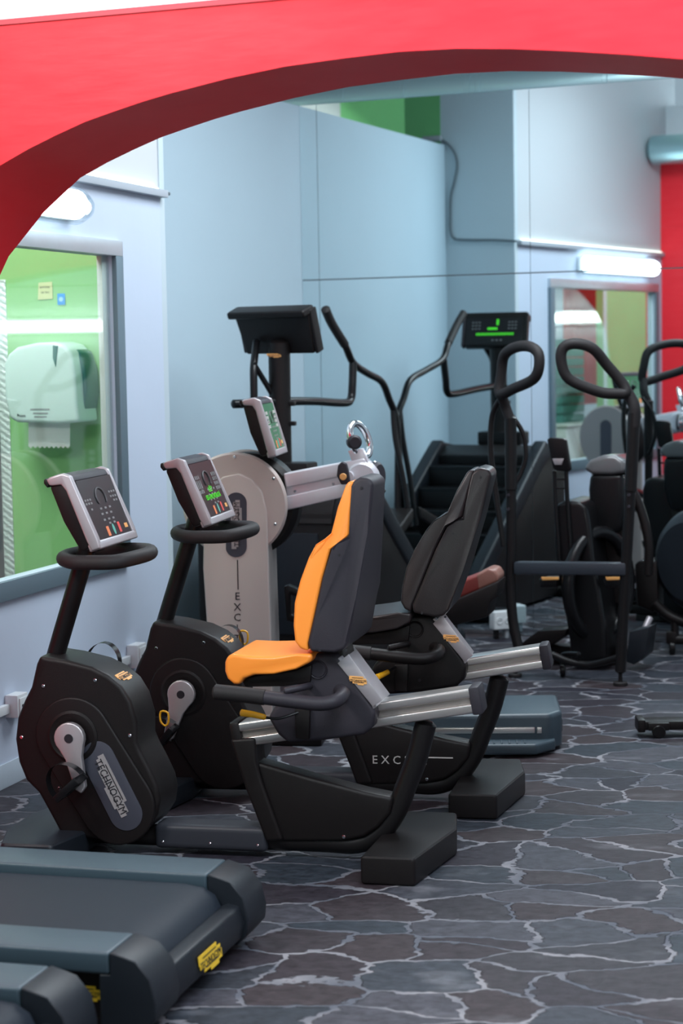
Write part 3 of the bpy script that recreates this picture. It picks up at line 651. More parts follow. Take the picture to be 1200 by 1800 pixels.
# ================================================================== MACHINES
# ---- console used on both bikes and the arm trainer -----------------------------------------------------
def console(parent, org, W=0.30, screen=SCREEN, lit=None, tilt=None, S=1.0, extra=True):
    """org: lower front centre; face leans back towards -x (rider sits at +x); width along y."""
    H, D = 0.225 * S, 0.074 * S
    ta = tilt if tilt is not None else R(20)
    up = Vector((-math.sin(ta), 0, math.cos(ta))); nf = Vector((math.cos(ta), 0, math.sin(ta)))
    def P(a, b): v = Vector(org) + up * a + nf * b; return (v.x, v.z)
    # black body
    out = [P(0.0, -0.02), P(0.0, -0.058 * S), P(0.10 * S, -0.074 * S), P(H * 0.93, -D), P(H * 0.97, -D * 0.3), P(H * 0.97, -0.012)]
    prism('console_back', out, org[1] - W / 2 + 0.006, org[1] + W / 2 - 0.006, BLACK, parent, 0.008)
    # silver side frames + lower lip as one frame, hooked at the top
    for s in (-1, 1):
        y = org[1] + s * (W / 2 - 0.010)
        fr = [P(-0.012, 0.006), P(-0.010, -0.022), P(0.02, -0.026), P(H * 0.80, -0.028), P(H * 0.90, -0.035), P(H * 0.93, -0.06 * S), P(H * 0.95, -D * 0.95), P(H * 1.03, -D * 0.98), P(H * 1.045, -0.06 * S), P(H * 1.03, -0.02), P(H * 0.96, 0.0), P(0.02, 0.008)]
        prism('side_frame', fr, y - 0.012, y + 0.012, SILVER, parent, 0.005, 3)
    lip = [P(-0.014, 0.007), P(-0.012, -0.03), P(0.010, -0.03), P(0.012, 0.007)]
    prism('lower_lip', lip, org[1] - W / 2 + 0.002, org[1] + W / 2 - 0.002, SILVER, parent, 0.005, 3)
    hood = [P(H * 0.88, -0.002), P(H * 0.97, -0.006), P(H * 1.045, -0.04 * S), P(H * 1.05, -D * 0.98), P(H * 0.99, -D), P(H * 0.96, -0.05 * S), P(H * 0.88, -0.02)]
    prism('console_hood', hood, org[1] - W / 2 + 0.020, org[1] + W / 2 - 0.020, CHAR, parent, 0.006, 3)
    tip = [P(H * 0.96, -D * 0.95), P(H * 0.925, -D * 1.08), P(H * 1.0, -D * 1.15), P(H * 1.05, -D * 1.08), P(H * 1.05, -D * 0.95)]
    prism('hood_edge', tip, org[1] - W / 2, org[1] + W / 2, BLACK, parent, 0.005)
    # face
    def F(u, v, d=0.0): # u 0..1 from near to far edge, v 0..1 up
        w = Vector(org) + up * (0.012 + v * (H * 0.88 - 0.012)) + nf * (0.001 + d); return Vector((w.x, org[1] + (u - 0.5) * (W - 0.046), w.z))
    bm = bmesh.new(); vv = [bm.verts.new(F(*q)) for q in ((0, 0), (1, 0), (1, 1), (0, 1))] + [bm.verts.new(F(*q, -0.012)) for q in ((0, 0), (1, 0), (1, 1), (0, 1))]
    for f in ((0, 1, 2, 3), (7, 6, 5, 4), (0, 4, 5, 1), (1, 5, 6, 2), (2, 6, 7, 3), (3, 7, 4, 0)): bm.faces.new([vv[i] for i in f])
    sc = finish('screen', bm, screen, parent)
    ex = Vector((0, 1, 0)); ey = up
    def rect(u, v, w, h, m, name, ell=False, par=sc):
        b = bmesh.new(); c = F(u, v, 0.0012)
        if ell: vs = [b.verts.new(c + ex * w / 2 * math.cos(k * math.pi / 8) + ey * h / 2 * math.sin(k * math.pi / 8)) for k in range(16)]
        else: vs = [b.verts.new(c + ex * w / 2 * i + ey * h / 2 * j) for i, j in ((-1, -1), (1, -1), (1, 1), (-1, 1))]
        f = b.faces.new(vs); r = bmesh.ops.extrude_face_region(b, geom=[f]); bmesh.ops.translate(b, vec=-nf * 0.001, verts=[q for q in r['geom'] if isinstance(q, bmesh.types.BMVert)])
        finish(name, b, m, par)
    rect(0.36, 0.10, 0.020, 0.030, KOR, 'key'); rect(0.53, 0.11, 0.018, 0.034, KGR, 'key', True); rect(0.70, 0.12, 0.018, 0.032, KRED, 'key')
    rect(0.90, 0.12, 0.026, 0.014, GOLD, 'badge')
    for (u, v, n_) in ((0.12, 0.66, 3), (0.12, 0.60, 3), (0.86, 0.72, 3), (0.86, 0.64, 3), (0.88, 0.57, 2), (0.14, 0.50, 1), (0.52, 0.48, 3), (0.5, 0.39, 3), (0.5, 0.29, 3), (0.55, 0.22, 2)):
        for k in range(n_):
            rect(u + (k - (n_ - 1) / 2) * (0.07 if abs(u - 0.5) > 0.2 else 0.13), v, 0.013 if abs(u - 0.5) > 0.2 else 0.017, 0.006, PALE if extra else LIGHTINK, 'key_print')
    # track ring
    pts = [F(0.50 + 0.13 * math.cos(a), 0.66 + 0.16 * math.sin(a), 0.0015) for a in [R(-35 + 250 * k / 20) for k in range(21)]]
    finish('track_ring', tube_bm(pts, 0.0028, seg=6, smooth=0), mat('track_ring_grey', (0.09, 0.09, 0.095), 0.5), sc)
    if lit == 'text':
        b = text_bm('ESS \u00e8 PIU VITALIT\u00c0', 0.024, 0.0003, 'CENTER', 1.0); bmesh.ops.scale(b, vec=(0.97, 1, 1), verts=b.verts); place_bm(b, F(0.5, 0.30, 0.0022), ex, ey); finish('led_text', b, LED, sc)
        for k, h in enumerate((2, 4, 3)): rect(0.42 + k * 0.07, 0.485 + h * 0.008, 0.006, 0.0032 * h, LED, 'led_bar')
        rect(0.49, 0.47, 0.045, 0.0025, LED, 'led_bar'); rect(0.49, 0.445, 0.045, 0.0025, LED, 'led_bar')
        for u in (0.12, 0.86):
            for v in (0.74, 0.65, 0.56, 0.47):
                for k in (-1, 0, 1): rect(u + k * 0.07, v, 0.012, 0.012, PALE, 'programme_icon')
    if lit == 'glow':
        for u in (0.12, 0.86):
            for v in (0.80, 0.70, 0.60, 0.50):
                for k in (-1, 0, 1): rect(u + k * 0.07, v, 0.012, 0.012, LIGHTINK, 'programme_icon')
    return up, nf

# ---- recumbent bikes ------------------------------------------------------------------------------------
BF = Fr(onfloor(715, 1512), -12.5)
def bike(fr, label, seatmat, recl, crank_px, logo_plate, excite, screenlit, slide=0.0, nearpedal=True):
    t = fthing('recumbent_bike', label, 'exercise bike', fr, 'recumbent exercise bikes')
    A = BF                                            # profile measurements are taken once and shared by both bikes
    yn = -0.095
    hous = [(70, 1152), (86, 1156), (112, 1160), (160, 1172), (190, 1187), (213, 1207), (229, 1233), (240, 1270), (240, 1305), (247, 1322), (262, 1350), (276, 1380), (281, 1405), (277, 1432), (262, 1456), (238, 1473), (205, 1480), (172, 1476), (108, 1470), (88, 1432), (67, 1394), (45, 1372), (32, 1340), (26, 1300), (30, 1262), (42, 1232), (54, 1208), (63, 1168)]
    h = prism('drive_housing', A.prof(hous, yn), yn, 0.095, BLACK, t, 0.014, 4)
    cc = A.at(130, 1293, yn)
    # raised round cover and capsule cover on the near face
    g = A.at(240, 1293, yn); rad = (g.x - cc.x) * 0.80
    cap_c = A.at(207, 1416, yn)
    def capsule(c1, c2, r, n=20):
        d = Vector((c2.x - c1.x, c2.z - c1.z)).normalized(); a0 = math.atan2(d.y, d.x); o_ = []
        for k in range(n + 1): a = a0 + math.pi / 2 + math.pi * k / n; o_.append((c1.x + r * math.cos(a), c1.z + r * math.sin(a)))
        for k in range(n + 1): a = a0 - math.pi / 2 + math.pi * k / n; o_.append((c2.x + r * math.cos(a), c2.z + r * math.sin(a)))
        return o_
    prism('capsule_cover', capsule(cc, cap_c, 0.118), yn - 0.012, yn + 0.004, BLACK, t, 0.007, 3)
    ringp = [(0.115, 0.002), (0.112, 0.010), (0.095, 0.012), (0.075, 0.004), (0.055, 0.0), (0.0, 0.0)]
    disc('crank_recess', (cc.x, yn - 0.012, cc.z), (0, -1, 0), 0.07, 0.01, BLACK, t, prof=[(0.0, -0.002), (0.078, -0.002), (0.078, 0.003), (0.070, 0.006), (0.058, 0.001), (0.0, 0.001)])
    # top shield seam badge
    b0_, b1_ = A.at(190, 1187, yn), A.at(213, 1207, yn); bd = (b0_ - b1_).normalized(); bn = Vector((bd.z, 0, -bd.x)); bn = bn if bn.z > 0 else -bn; bc = (b0_ + b1_) / 2 + bn * 0.0005
    logo(t, (bc.x, -0.012, bc.z), (0, 1, 0), (bd.x, 0, bd.z), 0.10, GOLD, INK, 0.42)
    # crank near side
    def crank(cx, cz, tx, tz, y0, s):
        d = Vector((tx - cx, 0, tz - cz)); L_ = d.length; d.normalize(); p = Vector((-d.z, 0, d.x))
        pts = []
        for k in range(15): a = R(-125 + 250 * k / 14); v = -d * 0.047 * math.cos(a) + p * 0.047 * math.sin(a); pts.append((cx + v.x, cz + v.z))
        pts += [(cx + (d * 0.06 + p * 0.026).x, cz + (d * 0.06 + p * 0.026).z), (cx + (d * L_ + p * 0.017).x, cz + (d * L_ + p * 0.017).z), (cx + (d * (L_ + 0.016)).x, cz + (d * (L_ + 0.016)).z), (cx + (d * L_ - p * 0.017).x, cz + (d * L_ - p * 0.017).z), (cx + (d * 0.06 - p * 0.026).x, cz + (d * 0.06 - p * 0.026).z)]
        # order the outline by going round
        hub = pts[:15]; tail = pts[15:]
        if (Vector((hub[-1][0], 0, hub[-1][1])) - Vector((tail[0][0], 0, tail[0][1]))).length > (Vector((hub[-1][0], 0, hub[-1][1])) - Vector((tail[-1][0], 0, tail[-1][1]))).length: tail = tail[::-1]
        c = prism('crank_arm', hub + tail, min(y0, y0 + s * 0.022), max(y0, y0 + s * 0.022), ALUC, t, 0.004, 3)
        disc('crank_bolt', (cx, y0 + s * 0.0225, cz), (0, -1, 0), 0.0135, 0.003, INK, c, seg=24)
        return Vector((tx, y0, tz))
    e = A.at(150, 1383, -0.13)
    Lc = Vector((e.x - cc.x, 0, e.z - cc.z)).length
    ang = crank_px
    tx, tz = cc.x + Lc * math.cos(ang), cc.z + Lc * math.sin(ang)
    crank(cc.x, cc.z, tx, tz, -0.118, -1)
    def pedal(x, z, ys, tiltv, buckle=None):
        """ys sign of side"""
        s = ys
        q = Matrix.Rotation(tiltv, 3, 'Y')
        pb = bmesh.new()
        for dx in (-0.035, 0.0, 0.035): box_bm(Vector((x, s * 0.190, z)) + q @ Vector((dx, 0, 0)), (0.012, 0.085, 0.022), 0.003, rot=q, bm=pb)
        for dy in (-0.04, 0.04): box_bm((x, s * 0.190 + dy, z), (0.09, 0.010, 0.022), 0.003, rot=q, bm=pb)
        pd_ = finish('pedal', pb, BLACKG, t)
        arc = [Vector((x, 0, z)) + q @ Vector(((0.056) * math.cos(a), 0, 0.008 + 0.072 * math.sin(a))) for a in [math.pi * k / 14 for k in range(15)]]
        sb = bmesh.new(); ra, rb_ = [], []
        for i, v in enumerate(arc):
            ra.append(sb.verts.new((v.x, s * 0.170, v.z))); rb_.append(sb.verts.new((v.x, s * 0.208, v.z)))
        for i in range(14): sb.faces.new((ra[i], ra[i + 1], rb_[i + 1], rb_[i]))
        bmesh.ops.solidify(sb, geom=sb.faces[:], thickness=0.004)
        finish('pedal_strap', sb, BLACKG, pd_)
        if buckle:
            v = arc[2 if buckle > 0 else 12]
            finish('strap_buckle', tube_bm([(v.x, s * 0.213 - 0.0, v.z - 0.02), (v.x + 0.012, s * 0.213, v.z - 0.01), (v.x + 0.012, s * 0.213, v.z + 0.022), (v.x - 0.012, s * 0.213, v.z + 0.026), (v.x - 0.014, s * 0.213, v.z - 0.004)], 0.0035, seg=8, closed=True, smooth=3), YEL, pd_)
    if nearpedal:
        q = BF.at(124, 1384, -0.19); pedal(q.x, q.z, -1, R(-42), None)
    else:
        q = fr.at(292, 1296, -0.19); pedal(q.x, q.z, -1, R(-50), 1)
    fx, fz = 2 * cc.x - tx, 2 * cc.z - tz
    q = BF.at(180, 1173, 0.19) if nearpedal else fr.at(398, 1138, 0.19)
    crank(cc.x, cc.z, q.x - 0.02, q.z, 0.118, 1)
    pedal(q.x, q.z, 1, R(12), 1 if not nearpedal else None)
    if logo_plate:
        d = (cap_c - cc).normalized()
        pc = cc + d * ((cap_c - cc).length * 0.80)
        L1, L2 = cc + d * 0.095, cap_c + d * 0.035
        prism('logo_panel', capsule(Vector((L1.x + 0.028, 0, L1.z + 0.016)), Vector((L2.x + 0.01, 0, L2.z + 0.01)), 0.052), yn - 0.0145, yn - 0.010, NAVY, t, 0.001)
        q = (Vector((L1.x + 0.028, 0, L1.z + 0.016)) + Vector((L2.x + 0.01, 0, L2.z + 0.01))) / 2
        ex_ = (Vector((L2.x + 0.01, 0, L2.z + 0.01)) - Vector((L1.x + 0.028, 0, L1.z + 0.016))).normalized()
        logo(t, (q.x, yn - 0.0148, q.z), ex_, (-ex_.z, 0, ex_.x), 0.195, BADGEP, INK, 0.30)
    sc = [A.at(x, y, yn) for x, y in ((76, 1206), (167, 1196), (38, 1296), (228, 1293), (245, 1459), (104, 1386))]
    screws(t, [(p.x, yn - 0.001, p.z) for p in sc], 0.0055)
    # column, console, handlebar
    c0 = A.at(94, 1165, 0); c1 = A.at(157, 950, 0)
    tube('console_column', [c0, c0.lerp(c1, 0.5), c1], 0.034, TUBE, t, smooth=3, seg=24, flat=0.8)
    co = A.at(205, 948, 0)
    br = [A.at(x, y, 0) for x, y in ((150, 968), (178, 968), (186, 952), (160, 945))]
    prism('console_bracket', [(p.x, p.z) for p in br], -0.03, 0.03, BLACK, t, 0.004)
    console(t, Vector((co.x, 0.0, co.z)), W=0.345, lit=screenlit, tilt=R(21))
    hb = A.path([(112, 983, -0.17), (128, 988, -0.21), (160, 989, -0.22), (200, 988, -0.22), (235, 981, -0.17), (262, 973, -0.08), (262, 968, 0.02), (240, 966, 0.12), (205, 966, 0.16), (165, 968, 0.16), (135, 973, 0.08), (117, 978, -0.06)])
    tube('handlebar', hb, 0.0215, RUBBER, t, closed=True, smooth=5)
    # base: front foot, beam, cover, bent rear tube, rear foot
    f0 = A.at(118, 1480, 0)
    foot = [(-0.075, -0.27), (0.085, -0.27), (0.125, -0.10), (0.125, 0.10), (0.085, 0.27), (-0.075, 0.27), (-0.125, 0.10), (-0.125, -0.10)]
    finish('front_foot', plan_bm([(f0.x - 0.03 + x, y) for x, y in foot], 0.001, 0.075, 0.015, 3), TEALD, t)
    bt = [A.at(x, y, 0) for x, y in ((170, 1480), (400, 1481), (560, 1482), (628, 1480), (668, 1462), (696, 1425), (715, 1378), (733, 1330), (748, 1272))]
    for p in bt[:4]: p.z = 0.047
    bt[0].z = 0.047; bt[4].z = max(bt[4].z, 0.07)
    tube('base_tube', bt, 0.032, TUBE, t, smooth=6, seg=20)
    cv = [A.at(x, y, -0.04) for x, y in ((272, 1462), (470, 1468))]
    finish('beam_cover', box_bm(((cv[0].x + cv[1].x) / 2, 0, 0.055), (cv[1].x - cv[0].x, 0.10, 0.075), 0.02, 4), SLATEC, t)
    screws(t, [(cv[0].x + (cv[1].x - cv[0].x) * k, -0.051, 0.04) for k in (0.08, 0.5, 0.92)], 0.004)
    rf = [A.atz(632, 1557), A.atz(730, 1558), A.atz(803, 1503)]
    rw = rf[1].x - rf[0].x; yN = (rf[0].y + rf[1].y) / 2; x0 = rf[0].x
    pf = [(x0, yN), (x0 + rw, yN), (rf[2].x, rf[2].y), (rf[2].x - 0.03, 0.27), (x0 + 0.02, 0.27)]
    finish('rear_foot', plan_bm(pf, 0.001, 0.082, 0.012, 3), BLACK, t)
    # rear body panel and its slanted post
    post = [(404, 1300), (448, 1297), (450, 1338), (462, 1380), (497, 1478), (467, 1480), (430, 1385)]
    prism('rear_post', A.prof(post, -0.055), -0.055, 0.055, BLACK, t, 0.010, 3)
    pan = [(444, 1338), (470, 1345), (545, 1367), (640, 1392), (690, 1402), (686, 1430), (665, 1455), (640, 1472), (600, 1480), (490, 1480)]
    pan_o = prism('frame_panel', A.prof(pan, -0.040), -0.040, 0.040, BLACK, t, 0.012, 3)
    q = A.at(604, 1471, -0.04); screws(t, [(q.x, -0.041, q.z)], 0.0055)
    # seat rail
    r0, r1 = A.at(420, 1293, -0.045), A.at(832, 1232, -0.045)
    d = (r1 - r0); L_ = d.length; dd = d.normalized(); up = Vector((-dd.z, 0, dd.x))
    def rl(a, b, y0, y1, m, name, bev=0.002, s0=0.0, s1=1.0):
        p = [r0 + dd * L_ * s0 + up * a, r0 + dd * L_ * s1 + up * a, r0 + dd * L_ * s1 + up * b, r0 + dd * L_ * s0 + up * b]
        return prism(name, [(v.x, v.z) for v in p], y0, y1, m, t, bev)
    rail = rl(-0.033, 0.033, -0.036, 0.036, RAILC, 'seat_rail')
    for a, b in ((0.010, 0.036), (-0.036, -0.008)):
        p = [r0 + up * a, r1 + up * a, r1 + up * b, r0 + up * b]
        prism('rail_rib', [(v.x, v.z) for v in p], -0.047, 0.047, ALU, rail, 0.006, 4)
    rl(-0.042, 0.040, -0.05, 0.05, CHAR, 'rail_end_cap', 0.008, 0.985, 1.03)
    rl(-0.045, 0.044, -0.052, 0.052, BLACK, 'rail_end_cap', 0.012, -0.035, 0.012)
    # carriage on the rail
    sl = Vector((slide, 0, slide * dd.z))
    def S(pts, yo): return [(x + sl.x, z + sl.z) for x, z in A.prof(pts, yo)]
    car = [(533, 1172), (540, 1157), (552, 1150), (588, 1150), (600, 1163), (654, 1240), (660, 1254), (655, 1278), (640, 1292), (570, 1302), (505, 1306), (488, 1292), (470, 1262), (480, 1245), (518, 1215)]
    cg = prism('seat_carriage', S(car, -0.105), -0.105, 0.105, BLACK if recl else CHAR, t, 0.014, 4)
    hp = A.at(559, 1177, -0.105); hp = Vector((hp.x + sl.x, 0, hp.z + sl.z))
    disc('pivot_cap', (hp.x, -0.1065, hp.z), (0, -1, 0), 0.026, 0.006, BLACK if recl else CHAR, cg, prof=[(0, 0.003), (0.021, 0.003), (0.023, 0.0005), (0.026, 0.003), (0.028, -0.003)])
    q = A.at(568, 1278, -0.105); disc('screw', (q.x + sl.x, -0.106, q.z + sl.z), (0, -1, 0), 0.005, 0.003, CHAR, cg, seg=12)
    # silver sloping plate on the rear of the carriage
    pa_, pb_ = A.at(603, 1150, -0.07), A.at(668, 1237, -0.07)
    pd2 = (pb_ - pa_).normalized(); pn = Vector((-pd2.z, 0, pd2.x)); pn = pn if pn.x > 0 else -pn
    plq = [pa_ - pn * 0.020, pb_ - pn * 0.020, pb_ - pn * 0.004, pa_ - pn * 0.004]
    pl = prism('sloping_plate', [(v.x + sl.x, v.z + sl.z) for v in plq], -0.10, 0.10, SILVER, t, 0.003)
    side_ = [(593, 1166), (612, 1150), (672, 1231), (655, 1242)]
    prism('plate_side', S(side_, -0.108), -0.109, -0.100, SILVER, t, 0.002)
    bq = A.at(629, 1196, -0.11)
    logo(t, (bq.x + sl.x, -0.1095, bq.z + sl.z), (0.9, 0, -0.05), (0.05, 0, 0.9), 0.052, GOLD, INK, 0.6)
    # seat
    seat = [(389, 1168), (393, 1157), (404, 1152), (440, 1155), (480, 1155), (520, 1150), (548, 1151), (545, 1165), (520, 1177), (480, 1186), (445, 1188), (426, 1195), (416, 1207), (406, 1206), (394, 1197), (389, 1184)]
    if recl:                                    # thin black seat of the rear bike
        seat = [(389, 1168), (393, 1160), (404, 1156), (440, 1154), (480, 1150), (520, 1144), (548, 1147), (545, 1165), (520, 1177), (480, 1184), (445, 1187), (426, 1190), (410, 1190), (396, 1188), (389, 1180)]
    ys = 0.165
    xs_ = [p[0] for p in S(seat, -ys)]; xa, xb = min(xs_), max(xs_)
    prism('seat', S(seat, -ys), -ys, ys, seatmat, t, 0.018, 5, wfun=lambda x, z: 0.78 + 0.22 * math.sin(math.pi * min(1, max(0, (x - xa) / (xb - xa))) * 0.62 + 0.1))
    pan2 = [(424, 1196), (450, 1188), (520, 1178), (548, 1168), (545, 1200), (500, 1207), (430, 1208)]
    prism('seat_pan', S(pan2, -0.12), -0.12, 0.12, BLACK, t, 0.006)
    # backrest, turned about the pivot for the reclined one
    Mr = Matrix.Translation(hp) @ Matrix.Rotation(recl, 4, 'Y') @ Matrix.Translation(-hp)
    stepz = A.at(600, 950, -0.15).z; topz = A.at(620, 845, -0.15).z
    def wf_(x, z):
        k = (z - (stepz - 0.010)) / 0.02; k = min(1, max(0, k)); return 1.0 - 0.36 * (k * k * (3 - 2 * k)) - 0.10 * max(0, (z - stepz) / (topz - stepz))
    def denser(pts, n=4):
        o_ = []
        for i in range(len(pts)):
            a, b = pts[i], pts[(i + 1) % len(pts)]
            for k in range(n): o_.append((a[0] + (b[0] - a[0]) * k / n, a[1] + (b[1] - a[1]) * k / n))
        return o_
    sh_l = [(606, 858), (612, 848), (622, 842), (638, 843), (647, 853), (641, 940), (626, 1050), (613, 1130), (605, 1142), (588, 1148), (545, 1146), (540, 1130), (552, 1080), (566, 1015), (582, 964), (592, 953), (604, 946)]
    cu_l = [(597, 857), (602, 850), (612, 848), (607, 900), (605, 946), (590, 956), (580, 966), (566, 1015), (552, 1080), (541, 1130), (541, 1145), (527, 1140), (518, 1128), (515, 1100), (517, 1060), (527, 1020), (542, 980), (555, 956), (566, 949), (574, 940), (584, 895)]
    def back(name, ol, yh, m, bev):
        pts = [A.at(x, y, -yh) for x, y in ol]; pts = [(p.x + sl.x, p.z + sl.z) for p in pts]
        bm = prism_bm(pts, -yh, yh, bev, 4, wfun=wf_)
        if recl: bmesh.ops.transform(bm, matrix=Mr, verts=bm.verts)
        return finish(name, bm, m, t, 40)
    bs = back('backrest_shell', sh_l, 0.165, DARKVINYL if recl else CHAR, 0.012)
    back('backrest_cushion', cu_l, 0.160, DARKVINYL if recl else ORANGE, 0.014)
    for x, y in ((618, 853), (588, 968), (554, 1135), (600, 1135)):
        q = A.at(x + 8, y + 8, -0.165); yy = -0.165 * wf_(0, q.z + 0.0) - 0.001
        v = Vector((q.x + sl.x, yy, q.z + sl.z)); v = Mr @ v if recl else v
        disc('screw', v, (0, -1, 0), 0.004, 0.003, INK, bs, seg=10)
    hng = [(566, 1150), (580, 1130), (600, 1135), (606, 1158), (590, 1168)]
    prism('backrest_hinge', S(hng, -0.07), -0.07, 0.07, BLACK, t, 0.006)
    # hand grips beside the seat, yellow lever
    for s in (-1, 1):
        hpth = A.path([(382, 1217, -0.235), (425, 1221, -0.235), (465, 1226, -0.235), (520, 1233, -0.235), (562, 1237, -0.232), (590, 1232, -0.215), (603, 1220, -0.16), (598, 1214, -0.10)])
        hpth = [Vector((p.x + sl.x, p.y * -s, p.z + sl.z)) for p in hpth]
        hn = tube('side_handle', hpth, 0.0205, BLACK if recl else CHAR, t, smooth=5)
        gp = hpth[0].lerp(hpth[2], 1.0)
        finish('handle_grip', tube_bm([hpth[0] + Vector((-0.006, 0, 0.001)), hpth[1], hpth[2]], 0.0225, smooth=4), RUBBER, hn)
        bk = A.path([(500, 1215, -0.235), (533, 1208, -0.20), (545, 1205, -0.10)])
        finish('handle_brace', tube_bm([Vector((p.x + sl.x, p.y * -s, p.z + sl.z)) for p in bk], 0.010, smooth=4), BLACK if recl else CHAR, hn)
    bk = [(518, 1246), (545, 1246), (543, 1300), (520, 1298)]
    prism('lever_bracket', S(bk, -0.118), -0.124, -0.10, BLACK, t, 0.004)
    lv = A.path([(424, 1253, -0.17), (445, 1256, -0.17), (466, 1261, -0.165)]); lv = [p + sl for p in lv]
    if recl: lv = [fr.at(663, 1190, -0.20), fr.at(672, 1186, -0.18), fr.at(682, 1181, -0.16)]
    lev = tube('seat_lever', lv, lambda u: 0.0105 - 0.0025 * u, YEL, t, smooth=3)
    rd = [p + sl for p in A.path([(466, 1261, -0.165), (490, 1263, -0.15), (525, 1252, -0.12)])]
    if recl: rd = [fr.at(682, 1181, -0.16), fr.at(690, 1175, -0.14), fr.at(700, 1170, -0.10)]
    finish('lever_rod', tube_bm(rd, 0.004, seg=8), BLACKG, lev)
    if excite:
        q = A.at(497, 1432, -0.04)
        lettering('E X C I T E', 0.0395, (q.x, -0.0408, q.z - 0.010), (1, 0, 0), (0, 0, 1), LIGHTINK, pan_o)
        l0_, l1_ = A.at(605, 1430, -0.04), A.at(655, 1430, -0.04)
        finish('printed_line', box_bm(((l0_.x + l1_.x) / 2, -0.0408, l0_.z + 0.004), (l1_.x - l0_.x, 0.0012, 0.004)), LIGHTINK, pan_o)
    else:
        q = A.at(120, 1240, -0.1)
    return t
a1_ = BF.at(150, 1383, -0.13) - BF.at(130, 1293, -0.13)
bike(BF, 'nearer black recumbent exercise bike with orange seat and orange backrest', ORANGE, 0.0, math.atan2(a1_.z, a1_.x), True, False, None)
BF2 = Fr((0.4510, 6.322), -10.0)
bike(BF2, 'farther recumbent exercise bike with black seat, reclined black backrest and lit green screen text', DARKVINYL, R(9.5), R(-108), False, True, 'text', slide=0.03, nearpedal=False)

# ---- arm trainer (upper body ergometer) ------------------------------------------------------------------
TF = Fr((-0.36, 7.56), -7)
t = fthing('arm_trainer', 'grey arm cranking machine with silver beam behind the rear bike', 'exercise machine', TF)
yn = -0.09
body = [(356, 1000), (358, 960), (352, 930), (330, 905), (322, 880), (330, 840), (350, 812), (380, 795), (415, 789), (450, 798), (480, 820), (500, 855), (505, 890), (498, 925), (482, 945), (474, 950), (476, 1000), (480, 1150), (481, 1270), (372, 1270), (366, 1150)]
col = [(356, 1000), (357, 900), (366, 860), (390, 838), (418, 832), (445, 842), (463, 865), (471, 900), (474, 1000), (479, 1150), (481, 1300), (372, 1300), (366, 1150)]
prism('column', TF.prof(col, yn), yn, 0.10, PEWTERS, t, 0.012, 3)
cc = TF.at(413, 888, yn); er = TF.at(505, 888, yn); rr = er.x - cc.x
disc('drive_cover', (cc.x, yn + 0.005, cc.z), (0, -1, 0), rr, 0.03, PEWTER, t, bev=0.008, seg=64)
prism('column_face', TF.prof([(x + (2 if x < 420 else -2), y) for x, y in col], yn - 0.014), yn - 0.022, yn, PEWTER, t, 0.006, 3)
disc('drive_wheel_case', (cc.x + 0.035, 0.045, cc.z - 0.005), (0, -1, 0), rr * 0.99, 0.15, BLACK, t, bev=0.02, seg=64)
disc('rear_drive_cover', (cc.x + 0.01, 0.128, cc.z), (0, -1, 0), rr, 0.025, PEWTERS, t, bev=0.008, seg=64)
prism('rear_logo_panel', [(cc.x + 0.01 + 0.042 * math.cos(R(a)), cc.z - 0.03 + (0.10 if a < 180 else -0.10) + 0.042 * math.sin(R(a))) for a in range(0, 360, 15)], 0.140, 0.143, NAVY, t, 0.0)
cap = [(415 + 17 * math.cos(R(a)), (883 if a < 180 else 958) - 17 * math.sin(R(a))) for a in range(0, 360, 15)]
cp = [(415 + 18.5 * math.cos(R(a)), (884 if 0 <= a <= 180 else 961) - 18.5 * math.sin(R(a))) for a in list(range(0, 181, 15)) + list(range(180, 361, 15))]
prism('logo_panel', TF.prof(cp, yn - 0.022), yn - 0.0245, yn - 0.021, NAVY, t, 0.0)
q = TF.at(415, 922, yn - 0.0245)
logo(t, (q.x, yn - 0.0248, q.z), (0, 0, 1), (-1, 0, 0), 0.19, BADGEP, INK, 0.28)
a_, b_2 = TF.at(419, 983, yn), TF.at(419, 1035, yn)
finish('printed_line', box_bm((a_.x, yn - 0.0226, (a_.z + b_2.z) / 2), (0.004, 0.0014, a_.z - b_2.z)), INK, t)
for ch, y in zip('EXCITE', (1053, 1072, 1090, 1109, 1127, 1146)):
    q = TF.at(419, y, yn); lettering(ch, 0.042, (q.x, yn - 0.0226, q.z), (1, 0, 0), (0, 0, 1), INK, t, align='CENTER')
screws(t, [(p.x, yn - 0.012 - (0.012 if x in (469, 411) else 0), p.z) for x, p in ((x, TF.at(x, y, yn)) for x, y in ((413, 803), (481, 841), (484, 921)))] + [(TF.at(467, 1141, yn).x, yn - 0.0225, TF.at(467, 1141, yn).z)], 0.006)
bk_ = [(500, 1030), (507, 1028), (560, 1050), (556, 1062), (512, 1044), (513, 1080), (560, 1092), (556, 1104), (505, 1090)]
prism('bottle_holder', TF.prof(bk_, 0.05), 0.03, 0.09, BLACKG, t, 0.003)
